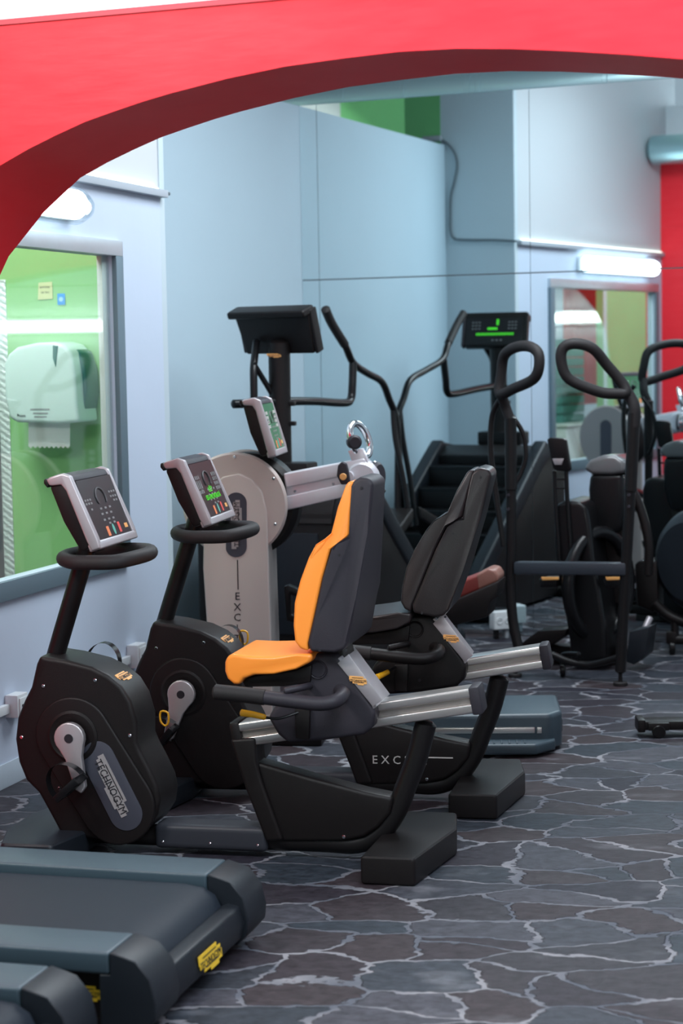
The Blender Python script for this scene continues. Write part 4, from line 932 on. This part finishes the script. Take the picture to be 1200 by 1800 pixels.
# beam
b0, b1 = TF.at(500, 866, -0.05), TF.at(648, 838, -0.05)
hh = 0.070
beam = [(497, 833), (640, 806), (650, 815), (655, 862), (507, 897)]
prism('beam', TF.prof(beam, -0.05), -0.04, 0.05, BARSIL, t, 0.006)
for ya, yb in ((0, 24), (40, 64)):
    rb = [(499, 833 + ya), (640, 806 + ya * 0.92), (650, 806 + yb * 0.90), (503, 833 + yb)]
    prism('beam_rib', TF.prof(rb, -0.055), -0.058, -0.03, BARSIL, t, 0.005, 3)
screws(t, [(p.x, -0.043, p.z) for p in (TF.at(518, 864, -0.05), TF.at(585, 851, -0.05))], 0.006)
hb_ = TF.at(638, 838, 0); disc('beam_hub', (hb_.x, 0, hb_.z), (0, -1, 0), 0.062, 0.13, BARSIL, t, bev=0.01)
hb2 = hb_ + Vector((0.03, 0.02, -0.003)); disc('hub_cap', (hb2.x, 0.05, hb2.z), (0.9, -0.35, 0), 0.058, 0.07, CHAR, t, bev=0.01)
disc('hub_ring', (hb2.x + 0.0, 0.055, hb2.z), (0.9, -0.35, 0), 0.061, 0.03, CHROME, t, bev=0.004)
lv = TF.path([(655, 853, -0.02), (668, 860, -0.03), (675, 865, -0.03)]); lev = tube('lever', lv, 0.010, BLACK, t, smooth=3)
lv = TF.path([(659, 852, -0.035), (672, 858, -0.045)]); finish('lever_pad', tube_bm(lv, 0.008, smooth=3), GOLD, lev)
# ring handle on its arm
ha = [(612, 792), (638, 788), (648, 812), (622, 818)]
prism('handle_arm', TF.prof(ha, -0.03), -0.05, 0.0, BARSIL, t, 0.004)
kn = TF.at(622, 777, -0.05); disc('handle_knob', kn, (0.3, -1, 0), 0.028, 0.05, CHAR, t, bev=0.008, seg=28)
rc = TF.at(632, 774, 0.0)
ringpts = [rc + Vector((0.028 * math.cos(a) + 0.018 * math.sin(a) * -1, 0.05 * math.cos(a), 0.066 * math.sin(a))) for a in [2 * math.pi * k / 20 for k in range(20)]]
tube('ring_handle', ringpts, 0.014, CHROME, t, closed=True, smooth=2)
# near crank with orange dot
ck = [(592, 836), (594, 818), (601, 811), (609, 815), (613, 830), (616, 850), (600, 852)]
prism('near_crank', TF.prof(ck, -0.11), -0.12, -0.09, CHAR, t, 0.006, 3)
disc('near_crank_axle', (TF.at(612, 838, -0.08).x, -0.075, TF.at(612, 838, -0.08).z), (0, -1, 0), 0.022, 0.06, BARSIL, t)
q = TF.at(603, 838, -0.12); disc('crank_button', (q.x, -0.123, q.z), (0, -1, 0), 0.0135, 0.008, GOLD, t, seg=24, bev=0.002)
# console
co = TF.at(492, 793, 0); console(t, Vector((co.x, 0, co.z)), W=0.29, screen=SCREENG, lit='glow', tilt=R(14), S=0.97)
cl = TF.path([(462, 815, 0.02), (470, 800, 0.02), (474, 790, 0.02)]); tube('console_stalk', cl, 0.03, BLACK, t)
finish('base_plate', plan_bm([(cc.x - 0.25, -0.3), (cc.x + 0.35, -0.3), (cc.x + 0.35, 0.3), (cc.x - 0.25, 0.3)], 0.001, 0.05, 0.01), BLACK, t)

# ---- cross trainer with the big console --------------------------------------------------------------------
XF = Fr((-0.27, 8.82), -20)          # x across the machine, y along it towards the mirror
t = fthing('cross_trainer', 'tall black cross trainer with wide console and long swing arm, facing the mirror', 'exercise machine', XF)
ztc = 1.585
RC = Matrix.Rotation(R(-10), 3, 'Z')
up = RC @ Vector((0, -0.32, 0.947)); fn = RC @ Vector((0, 0.947, 0.32)); rt = RC @ Vector((1, 0, 0))
q0 = Vector((-0.01, 0.02, ztc))
def cbox(name, w, h, d, c, m, par, bev):
    M3 = Matrix(((rt.x, fn.x, up.x), (rt.y, fn.y, up.y), (rt.z, fn.z, up.z)))
    return finish(name, box_bm(c, (w, d, h), bev, 3, rot=M3), m, par)
cbody = [(-0.175, -0.10), (0.185, -0.10), (0.195, 0.10), (-0.205, 0.10)]
bmc = prism_bm(cbody, -0.03, 0.022, 0.008, 3)
bmesh.ops.transform(bmc, matrix=Matrix(((rt.x, fn.x, up.x, q0.x), (rt.y, fn.y, up.y, q0.y), (rt.z, fn.z, up.z, q0.z), (0, 0, 0, 1))), verts=bmc.verts)
cbx = finish('console_body', bmc, BLACK, t)
cbox('console_hood', 0.41, 0.035, 0.10, q0 + up * 0.100 - fn * 0.030 - rt * 0.005, BLACK, t, 0.014)
cbox('console_side_frame', 0.016, 0.205, 0.055, q0 + rt * 0.195 + fn * 0.004, BLACK, t, 0.006)
cbox('console_side_frame', 0.016, 0.195, 0.050, q0 - rt * 0.188 + fn * 0.006, CHAR, t, 0.006)
sf = cbox('screen', 0.345, 0.165, 0.004, q0 + fn * 0.025 - up * 0.006, SCREEN, t, 0.001)
c = q0 + fn * 0.0275
def led(x, y, w, h, m=LED):
    cbox('led_segment', w, h, 0.001, c - rt * x + up * y, m, sf, 0)
led(-0.02, 0.050, 0.014, 0.036); led(0.01, 0.010, 0.06, 0.014)
for k in range(20): led(-0.115 + k * 0.0115, -0.024, 0.008, 0.015)
for k in (-1, 0, 1): led(k * 0.025 - 0.02, -0.062, 0.012, 0.008, PALE)
for k in range(3):
    for j in range(3): led(0.13 - k * 0.02, 0.05 - j * 0.02, 0.012, 0.006, PALE); led(-0.13 + k * 0.02, 0.05 - j * 0.02, 0.012, 0.006, PALE)
tube('console_post', [(0.0, 0.0, 0.80), (0.0, -0.005, 1.1), (0.0, 0.0, 1.53)], 0.050, BLACK, t, smooth=3, seg=24)
logo(t, (-0.006, -0.0515, 1.475), (0.985, 0.17, 0), (0, 0, 1), 0.066, GOLD, INK, 0.34)
for z in (1.255, 1.165): finish('post_clip', box_bm((0.058, 0.0, z), (0.030, 0.03, 0.020), 0.004), BLACK, t)
# stepped body
def yz(name, pts, x0, x1, m, par, bev):
    bm = prism_bm([(y, z) for y, z in pts], -x1, -x0, bev, 3)
    bmesh.ops.transform(bm, matrix=Matrix(((0, -1, 0, 0), (1, 0, 0, 0), (0, 0, 1, 0), (0, 0, 0, 1))), verts=bm.verts)
    return finish(name, bm, m, par)
for x0, x1 in ((-0.36, -0.30), (0.30, 0.36)):
    sp = yz('side_panel', [(-0.16, 0.02), (-0.16, 0.78), (-0.08, 0.90), (0.12, 0.93), (0.24, 0.88), (1.12, 0.30), (1.16, 0.22), (1.16, 0.02)], x0, x1, BLACK, t, 0.015)
    yz('side_rail', [(0.16, 0.95), (0.27, 0.88), (1.18, 0.26), (1.13, 0.17), (0.20, 0.80), (0.08, 0.86)], x0 - 0.012, x1 + 0.012, TEALD, sp, 0.02)
yz('top_cowl', [(-0.16, 0.72), (-0.10, 0.88), (0.12, 0.915), (0.24, 0.86), (0.24, 0.80), (-0.05, 0.72)], -0.30, 0.30, BLACK, t, 0.01)
finish('front_skirt', box_bm((0, -0.13, 0.40), (0.60, 0.04, 0.74), 0.008), BLACK, t)
fsk = finish('skirt_panel', box_bm((0.0, -0.155, 0.45), (0.46, 0.012, 0.46), 0.004), TEALD, t)
for k in range(6):
    y0_, z0_ = 0.24 + k * 0.155, 0.80 - k * 0.118
    finish('tread', box_bm((0, y0_ + 0.05, z0_ - 0.01), (0.595, 0.17, 0.025), 0.005), BLACKG, t)
    finish('riser', box_bm((0, y0_ + 0.13, z0_ - 0.075), (0.595, 0.012, 0.11), 0.002), BLACK, t)
finish('top_box', box_bm((0.02, -0.02, 0.95), (0.28, 0.14, 0.08), 0.012), BLACK, t)
tube('base_bar', [(-0.48, 1.10, 0.045), (0.52, 1.10, 0.045)], 0.043, TEALD, t, smooth=0)
tube('base_bar', [(-0.42, -0.05, 0.04), (0.42, -0.05, 0.04)], 0.038, BLACK, t, smooth=0)
def Wl(P):
    d = Vector(P) - Vector((XF.o.x, XF.o.y, 0)); return Vector((d.dot(XF.u), d.dot(XF.v), P[2]))
A_R = [Wl(p) for p in ((-0.06, 9.33, 1.69), (-0.03, 9.42, 1.62), (0.03, 9.55, 1.52), (0.07, 9.64, 1.43), (0.14, 9.84, 1.375), (0.22, 10.04, 1.325), (0.26, 10.13, 1.23), (0.29, 10.20, 1.15), (0.305, 10.22, 1.02), (0.30, 10.20, 0.80), (0.295, 10.18, 0.60))]
tube('swing_arm', A_R, 0.0185, BLACKG, t, smooth=4)
tube('arm_grip', [A_R[0], A_R[1], A_R[2]], 0.0225, RUBBER, t, smooth=4)
tube('arm_link', [Wl(p) for p in ((0.28, 10.18, 1.18), (0.29, 10.17, 1.02), (0.33, 10.16, 0.80), (0.36, 10.15, 0.56))], 0.015, BLACKG, t, smooth=4)
yz('arm_foot', [(1.20, 0.50), (1.46, 0.60), (1.46, 0.66), (1.05, 0.52), (1.05, 0.40)], 0.02, 0.16, BLACK, t, 0.01)
tube('fixed_bar', [Wl(p) for p in ((-0.25, 8.84, 1.265), (-0.12, 9.15, 1.255), (0.02, 9.50, 1.235), (0.055, 9.59, 1.25), (0.065, 9.61, 1.32), (0.07, 9.63, 1.43))], 0.020, BLACKG, t, smooth=5)
A_L = [Wl(p) for p in ((-0.375, 8.86, 1.54), (-0.380, 8.80, 1.48), (-0.385, 8.75, 1.42), (-0.385, 8.73, 1.34), (-0.385, 8.72, 1.27))]
tube('swing_arm', A_L, 0.0175, BLACKG, t, smooth=4)
tube('fixed_bar', [Wl(p) for p in ((-0.28, 8.80, 1.265), (-0.40, 8.71, 1.262), (-0.475, 8.66, 1.262))], 0.020, BLACKG, t, smooth=4)
tube('arm_link', [Wl(p) for p in ((-0.385, 8.75, 1.44), (-0.345, 8.78, 1.37), (-0.30, 8.80, 1.29))], 0.013, BLACKG, t, smooth=4)

# ---- spin bike seen end-on behind the frame -----------------------------------------------------------------
SF = Fr((1.10, 8.95), -24)
t = fthing('spin_bike', 'black upright bike with small display, between the looped handle frame legs', 'exercise bike', SF)
ds = [(962, 772), (968, 769), (990, 770), (996, 774), (1004, 824), (1000, 829), (976, 827), (972, 822)]
dsp = prism('display', SF.prof(ds, -0.12), -0.13, -0.105, BLACKG, t, 0.006, 3)
ts_ = [(971, 806), (991, 806), (987, 817), (975, 817)]
prism('display_clip', SF.prof(ts_, -0.13), -0.136, -0.129, SILVER, dsp, 0.001)
for dx in (0, 21):
    tube('display_stem', SF.path([(974 + dx, 828, -0.11), (976 + dx, 880, -0.11), (980 + dx, 940, -0.11), (985 + dx, 1010, -0.11)]), 0.010, BLACKG, t, smooth=3)
for y in (842, 858): tube('stem_bar', SF.path([(974, y, -0.11), (997, y, -0.11)]), 0.005, BLACKG, t, smooth=0)
fa = [(974, 905), (978, 886), (992, 880), (1020, 882), (1032, 892), (1037, 920), (1044, 980), (1056, 1045), (1064, 1100), (1066, 1160), (1004, 1165), (1000, 1120), (990, 1060), (979, 1000), (974, 950)]
prism('front_fairing', SF.prof(fa, -0.09), -0.10, 0.22, BLACKG, t, 0.03, 4)
fc = SF.at(1052, 1028, 0.0)
fl = [fc + Vector((0.095 * math.cos(a), 0.17 * math.cos(a), 0.245 * math.sin(a))) for a in [2 * math.pi * k / 36 for k in range(36)]]
tube('flywheel_rim', fl, 0.03, BLACKG, t, closed=True, smooth=1)
fl = [fc + Vector((0.062 * math.cos(a) - 0.03, 0.13 * math.cos(a) - 0.05, 0.185 * math.sin(a))) for a in [2 * math.pi * k / 36 for k in range(36)]]
tube('flywheel_accent', fl[20:35], 0.004, GOLD, t, smooth=1)
for (x0, x1, y) in ((951, 982, 1016), (1064, 1092, 1016)):
    pd_ = prism('pedal', SF.prof([(x0, y), (x1, y), (x1, y + 15), (x0 + 3, y + 15)], -0.10), -0.14, 0.0, BLACKG, t, 0.005)
    prism('pedal_edge', SF.prof([(x0, y - 2), (x1, y - 2), (x1, y + 3), (x0 + 2, y + 4)], -0.14), -0.144, -0.138, GOLD, pd_, 0.001)
sd = [(1030, 823), (1040, 808), (1062, 800), (1085, 800), (1102, 812), (1103, 830), (1080, 834), (1045, 833)]
prism('saddle', SF.prof(sd, 0.10), 0.05, 0.26, mat('glossy_saddle', (0.11, 0.11, 0.115), 0.18), t, 0.02, 4)
sp_ = [(1040, 832), (1098, 832), (1100, 880), (1094, 930), (1070, 945), (1052, 938), (1040, 900), (1037, 860)]
prism('seat_fairing', SF.prof(sp_, 0.10), 0.06, 0.24, BLACKG, t, 0.03, 4)
prism('seat_post', SF.prof([(1052, 930), (1095, 925), (1098, 1060), (1058, 1060), (1046, 990)], 0.14), 0.12, 0.22, BLACK, t, 0.01)
tube('frame_tube', SF.path([(1060, 935, 0.12), (1045, 985, 0.10), (1030, 1060, 0.08)]), 0.02, BLACK, t)
tube('rear_arch', SF.path([(1098, 850, 0.2), (1115, 870, 0.2), (1130, 910, 0.2), (1140, 960, 0.2), (1138, 1010, 0.2)]), 0.022, BLACK, t)
sz = SF.at(1010, 1165, 0).z
pf_ = [(918, 1128), (950, 1103), (1000, 1103), (1000, 1112), (965, 1135), (922, 1136)]
for (pts, nm) in (([(918, 1131), (952, 1106), (1002, 1103), (1000, 1114), (966, 1136), (922, 1138)], 'left_step'), ([(1106, 1160), (1112, 1108), (1145, 1100), (1138, 1150), (1120, 1165)], 'right_step')):
    prism('foot_plate', SF.prof(pts, 0.0), -0.06, 0.10, TEALD if nm == 'right_step' else BLACK, t, 0.004)
tube('step_bar', SF.path([(1120, 1160, 0.05), (1130, 1115, 0.08), (1142, 1086, 0.12)]), 0.016, SILVER, t)
finish('base_bar', box_bm((0.0, 0.1, 0.06), (0.42, 0.09, 0.05), 0.012), BLACK, t)
finish('base_foot', box_bm((0.0, 0.1, 0.018), (0.30, 0.07, 0.034), 0.006), RUBBER, t)

# ---- frame with looped handles ----------------------------------------------------------------------------------
fA, fB = onfloor(905, 1190), onfloor(1090, 1205)
KF = Fr((fA + fB) / 2, math.degrees(math.atan2(fB.y - fA.y, fB.x - fA.x)))
t = fthing('handle_frame', 'black upright frame with two looped padded handles and a grey crossbar', 'exercise machine', KF)
g1 = KF.path([(878, 692, -0.04), (905, 682, -0.10), (935, 668, -0.15), (946, 650, -0.17), (946, 622, -0.17), (930, 609, -0.15), (905, 611, -0.10), (886, 625, -0.05), (881, 655, -0.03)])
tube('loop_handle', g1, 0.024, RUBBER, t, closed=True, smooth=5)
tube('handle_neck', KF.path([(880, 690, -0.03), (888, 715, 0), (896, 740, 0), (897, 770, 0)]), 0.024, RUBBER, t)
g2 = KF.path([(1100, 690, -0.02), (1080, 692, -0.05), (1050, 688, -0.09), (1000, 666, -0.15), (986, 635, -0.17), (990, 611, -0.17), (1012, 604, -0.15), (1042, 613, -0.11), (1065, 640, -0.06), (1092, 672, -0.02)])
tube('loop_handle', g2, 0.024, RUBBER, t, closed=True, smooth=5)
tube('handle_neck', KF.path([(1094, 680, -0.01), (1108, 700, 0), (1115, 720, 0), (1114, 750, 0)]), 0.026, RUBBER, t)
for P_, r_, nm in (([(897, 735, 0), (898, 860, 0)], 0.027, 'upper_tube'), ([(1114, 725, 0), (1108, 862, 0)], 0.027, 'upper_tube')):
    tube(nm, KF.path(P_), r_, TUBE, t, smooth=0)
tube('leg', KF.path([(898, 855, 0), (898, 960, 0), (897, 1030, 0), (901, 1090, 0), (910, 1135, 0), (918, 1165, 0)]), 0.023, TUBE, t, smooth=4)
tube('leg', KF.path([(1108, 855, 0), (1102, 960, 0), (1096, 1060, 0), (1090, 1180, 0)]), 0.024, TUBE, t, smooth=4)
tube('side_bow', KF.path([(880, 700, 0.05), (865, 730, 0.06), (862, 790, 0.06), (870, 860, 0.06), (885, 960, 0.05)]), 0.013, TUBE, t)
tube('side_bow', KF.path([(895, 725, 0.05), (918, 760, 0.06), (924, 800, 0.06), (916, 830, 0.05), (905, 850, 0.03)]), 0.011, TUBE, t)
cbp = [(902, 988), (1098, 990), (1098, 1012), (902, 1010)]
prism('crossbar', KF.prof(cbp, -0.03), -0.03, 0.03, mat('blue_black_bar', (0.028, 0.034, 0.045), 0.45), t, 0.008)
tube('lower_bow', KF.path([(918, 1150, 0.0), (965, 1150, 0.05), (1000, 1163, 0.05), (1040, 1168, 0.05), (1090, 1155, 0.0)]), 0.016, TUBE, t)
for px, zt_ in ((905, 0.05), (1090, 0.05)):
    p = KF.atz(px, 1190 if px == 905 else 1205); lp = KF.at(px + (10 if px == 905 else 0), 1165 if px == 905 else 1178, 0)
    ft = disc('levelling_foot', (p.x, 0, 0.009), (0, 0, 1), 0.032, 0.018, RUBBER, t, bev=0.004, seg=24)
    finish('foot_stem', tube_bm([(p.x, 0, 0.01), (lp.x if px != 905 else p.x + 0.012, 0, lp.z)], 0.009, smooth=0, seg=10), TUBE, ft)
for (x, y) in ((893, 870), (893, 895), (1105, 870), (1105, 890)):
    p = KF.at(x, y, -0.026); disc('screw', p, (0, -1, 0), 0.007, 0.004, CHAR, t, seg=12)
wp = KF.atz(1017, 1180)
wh = disc('castor_wheel', (wp.x, 0.09, 0.032), (1, 0.4, 0), 0.032, 0.024, BLACKG, t, bev=0.005, seg=24)
tube('castor_fork', [(wp.x, 0.09, 0.045), (wp.x, 0.09, 0.10), KF.at(1017, 1150, 0.04)], 0.012, BLACKG, t)

# ---- flywheel trainer at the right edge ---------------------------------------------------------------------------
RF = Fr((1.72, 9.20), -20)
t = fthing('flywheel_trainer', 'dark ribbed flywheel drum machine cut off by the right edge', 'exercise machine', RF)
dc = RF.at(1235, 985, 0)
disc('flywheel_drum', (dc.x, 0.0, dc.z), (-0.50, -0.87, 0), 0.24, 0.22, TEALD, t, prof=[(0, 0.11), (0.19, 0.11), (0.225, 0.085), (0.255, 0.03), (0.255, -0.09), (0.24, -0.11), (0, -0.11)], seg=56)
disc('drum_ring', (dc.x, 0.0, dc.z), (-0.50, -0.87, 0), 0.26, 0.02, CHAR, t, seg=56, bev=0.004)
bx_ = [(1118, 990), (1126, 983), (1158, 984), (1160, 1068), (1150, 1075), (1122, 1062)]
prism('drive_box', RF.prof(bx_, 0.05), 0.0, 0.16, BLACK, t, 0.015)
tube('frame_tube', RF.path([(1150, 1060, 0), (1180, 1085, 0), (1240, 1105, 0)]), 0.025, BLACK, t)
tube('stand_leg', RF.path([(1185, 1085, 0.0), (1186, 1120, 0.0)]), 0.020, BLACK, t, smooth=0)
wp = RF.atz(1185, 1147); disc('castor_wheel', (wp.x, 0.0, 0.035), (1, 0.3, 0), 0.034, 0.028, BLACKG, t, bev=0.005, seg=24)
finish('castor_housing', box_bm((wp.x, 0.0, 0.085), (0.05, 0.05, 0.06), 0.01), BLACK, t)
tube('base_bar', [(wp.x - 0.02, 0.0, 0.075), (wp.x + 0.6, 0.05, 0.075)], 0.025, BLACK, t, smooth=0)

# ---- red and tan padded bench -----------------------------------------------------------------------------------------
NF = Fr((0.42, 8.0), -14)
t = fthing('padded_bench', 'tilted red brown leather bench pad with tan end, part worn and part painted highlight, behind the reclined backrest', 'bench', NF)
pd1 = [(698, 1075), (703, 1064), (812, 1020), (838, 1010), (846, 1012), (846, 1036), (838, 1040), (714, 1090), (702, 1088)]
prism('pad', NF.prof(pd1, -0.03), -0.03, 0.12, REDV, t, 0.014, 4)
pd3 = [(836, 1010), (858, 999), (870, 1002), (876, 1012), (876, 1022), (840, 1038)]
prism('pad_end', NF.prof(pd3, -0.03), -0.032, 0.122, BEIGEV, t, 0.012, 4)
bs_ = [(720, 1090), (876, 1022), (872, 1050), (860, 1060), (856, 1085), (740, 1115)]
prism('pad_support', NF.prof(bs_, -0.10), -0.10, 0.10, BLACK, t, 0.010)
p0, p1 = NF.at(800, 1095, 0), NF.at(800, 1240, 0)
finish('bench_leg', box_bm((p0.x - 0.05, 0, p0.z / 2), (0.10, 0.12, p0.z - 0.02), 0.01), BLACK, t)
finish('bench_foot', box_bm((p0.x - 0.05, 0, 0.02), (0.30, 0.34, 0.038), 0.01), BLACK, t)
# yellow floor tape
y0, y1 = onfloor(818, 1117, 0), onfloor(838, 1096, 0)
q0_, q1_ = onfloor(795, 1112), onfloor(842, 1085)
dd_ = (q1_ - q0_).normalized(); pp_ = Vector((-dd_.y, dd_.x, 0)) * 0.03
o = finish('floor_tape', plan_bm([(p.x, p.y) for p in (q0_ - pp_, q1_ - pp_, q1_ + pp_, q0_ + pp_)], 0.0005, 0.002), YELT)
tag(o, 'yellow tape strip on the brown floor below the red bench pad', 'tape')

# ---- socket block standing at the mirror foot --------------------------------------------------------------------------
sb = onfloor(880, 1119); GF = Fr(sb + Vector((0, -0.07, 0)), 23.8)
t = fthing('socket_block', 'white double power socket block standing at the foot of the mirror', 'socket', GF)
a, b_ = GF.at(864, 1075, 0), GF.at(896, 1104, 0)
finish('socket_box', box_bm(((a.x + b_.x) / 2, 0, (a.z + b_.z) / 2), (b_.x - a.x, 0.06, a.z - b_.z), 0.008, 3), WHITEP, t)
for k in (-1, 1):
    disc('socket_face', ((a.x + b_.x) / 2 + k * 0.024, -0.031, (a.z + b_.z) / 2), (0, -1, 0), 0.018, 0.004, WHITEP, t, prof=[(0, 0.0), (0.013, 0.0), (0.015, 0.003), (0.018, 0.002), (0.018, -0.002)], seg=28)
    for j in (-1, 1): disc('socket_hole', ((a.x + b_.x) / 2 + k * 0.024 + j * 0.006, -0.032, (a.z + b_.z) / 2), (0, -1, 0), 0.0025, 0.002, INK, t, seg=10)
for k in (-1, 1): finish('leg', box_bm(((a.x + b_.x) / 2 + k * 0.028, 0, b_.z / 2 + 0.002), (0.02, 0.03, b_.z), 0.002), GREY if k > 0 else BLACK, t)

# ---- slate grey step platform behind the rear bike ------------------------------------------------------------------------
pA = onfloor(952, 1333); PF = Fr(pA, -3)
t = fthing('step_platform', 'low slate blue machine base with silver slot behind the rear bike foot', 'machine base', PF)
hgt = 0.105
c1x = 0.0
near = [(-0.50, 0.0), (0.0, 0.0), (0.075, 0.075), (0.065, 0.48), (-0.50, 0.48)]
e = PF.at(975, 1290, 0.1)
finish('lower_step', plan_bm([(-0.50, 0.0), (-0.02, 0.0), (0.055, 0.09), (0.055, 0.14), (-0.50, 0.14)], 0.012, 0.052, 0.010, 3), TEALP, t)
rb = bmesh.new()
for k in range(16): box_bm((-0.06 - k * 0.028, 0.045, 0.053), (0.008, 0.07, 0.004), 0.0015, bm=rb)
finish('tread_ribs', rb, TEALP, t)
finish('base_body', plan_bm([(-0.50, 0.10), (0.04, 0.10), (0.085, 0.17), (0.085, 0.50), (-0.50, 0.50)], 0.010, 0.145, 0.018, 3), TEALP, t)
finish('slot_rail', box_bm((-0.255, 0.098, 0.085), (0.47, 0.012, 0.022), 0.003), ALU, t)
finish('slot_stop', box_bm((-0.004, 0.096, 0.085), (0.018, 0.014, 0.022), 0.002), ALU, t)
finish('handhold', box_bm((0.085, 0.35, 0.06), (0.02, 0.07, 0.05), 0.004), INK, t)
# low base at right edge
pB = onfloor(1122, 1297); QF = Fr(pB, -2)
t = fthing('equipment_base', 'low black machine base with small wheel at the right edge of the floor', 'machine base', QF)
finish('base_rail', box_bm((0.40, 0.05, 0.045), (0.80, 0.10, 0.035), 0.008), BLACK, t)
disc('transport_wheel', (0.075, -0.008, 0.026), (0, -1, 0), 0.026, 0.03, BLACKG, t, bev=0.004, seg=24)
finish('wheel_bracket', box_bm((0.075, -0.01, 0.045), (0.08, 0.02, 0.03), 0.004), BLACK, t)
finish('end_cap', box_bm((0.012, 0.05, 0.045), (0.03, 0.11, 0.05), 0.008), BLACK, t)
finish('base_foot', box_bm((0.5, 0.05, 0.014), (0.1, 0.08, 0.027), 0.003), RUBBER, t)

# ---- treadmills in the foreground -----------------------------------------------------------------------------------------
farc = onfloor(470, 1652); nearc = onfloor(292, 1800)
tdir = (nearc - farc)
yawT = -15.5
LF = Fr(farc, yawT)
def treadmill(fr, label, ylogo=True):
    t = fthing('treadmill', label, 'treadmill', fr, 'foreground treadmills')
    H1 = 0.205; Wd = 0.79; L_ = 1.6
    # y: 0 far side .. -Wd near side ; x: 0 rear end .. -L_
    def side(y0, y1, outer):
        prof = [(-L_, H1 - 0.05), (-L_, H1), (-0.10, H1), (-0.045, H1 - 0.016), (-0.012, H1 - 0.055), (0.0, H1 - 0.11), (-0.004, 0.06), (-0.03, 0.03), (-0.13, 0.03), (-0.13, H1 - 0.05), (-0.105, H1 - 0.05), (-0.105, H1)]
        prism('side_rail', [(-L_, H1 - 0.05), (-L_, H1), (-0.106, H1), (-0.106, H1 - 0.05)], y0, y1, TEALP, t, 0.008, 3)
        prism('end_cap', prof[2:], y0, y1, TEALD, t, 0.014, 4)
        ys_ = (y0, y1 - 0.035) if outer > 0 else (y0 + 0.035, y1)
        prism('side_skirt', [(-L_, 0.03), (-L_, H1 - 0.052), (-0.132, H1 - 0.052), (-0.132, 0.03)], ys_[0], ys_[1], BLACK, t, 0.0)
    side(-0.152, 0.0, 1); side(-Wd, -Wd + 0.150, -1)
    bel = [(-L_, H1 - 0.075), (-L_, H1 - 0.022), (-0.16, H1 - 0.022), (-0.11, H1 - 0.028), (-0.080, H1 - 0.046), (-0.065, H1 - 0.075)]
    bl = prism('belt', bel, -Wd + 0.165, -0.165, BELT, t, 0.0, ang=60)
    finish('deck', box_bm((-L_ / 2 - 0.05, -Wd / 2, 0.075), (L_ - 0.15, Wd - 0.10, 0.09), 0.01), BLACK, t)
    endp = [(-0.11, 0.04), (-0.105, 0.10), (-0.062, 0.125), (-0.045, 0.125), (-0.030, 0.10), (-0.012, 0.06), (-0.03, 0.035)]
    ec = prism('rear_cover', [(-0.13, 0.035), (-0.13, 0.10), (-0.052, H1 - 0.07), (-0.022, H1 - 0.075), (-0.010, 0.09), (-0.018, 0.05), (-0.035, 0.035)], -Wd + 0.13, -0.13, TEALD, t, 0.006, 3)
    logo(t, (-0.0085 + 0.001, -Wd / 2 - 0.02, 0.083), (0, 1, 0), (-0.10, 0, 1), 0.155, YELT, INK, 0.42)
    logo(t, (-0.178, -Wd + 0.0338, 0.10), (1, 0, 0), (0, 0, 1), 0.085, YELT, INK, 0.5)
    for k in range(4):
        finish('belt_mark', plan_bm([(-1.28 + k * 0.075 - 0.03, -0.235), (-1.28 + k * 0.075 + 0.025 - k * 0.006, -0.235), (-1.28 + k * 0.075 + 0.045 - k * 0.006, -0.20), (-1.28 + k * 0.075 - 0.01, -0.20)], H1 - 0.0222, H1 - 0.0214), PALE, t)
    for x in (-1.45, -0.25):
        for y in (-0.08, -Wd + 0.08): disc('levelling_foot', (x, y, 0.016), (0, 0, 1), 0.03, 0.031, RUBBER, t, bev=0.004, seg=20)
    return t
treadmill(LF, 'large blue grey treadmill deck with a yellow badge on its rear end')
f2 = onfloor(150, 1800 + 45, 0)
LF2 = Fr(LF.o + LF.u * -0.09 - LF.v * 0.895, yawT)
treadmill(LF2, 'treadmill corner at the bottom left corner of the picture')
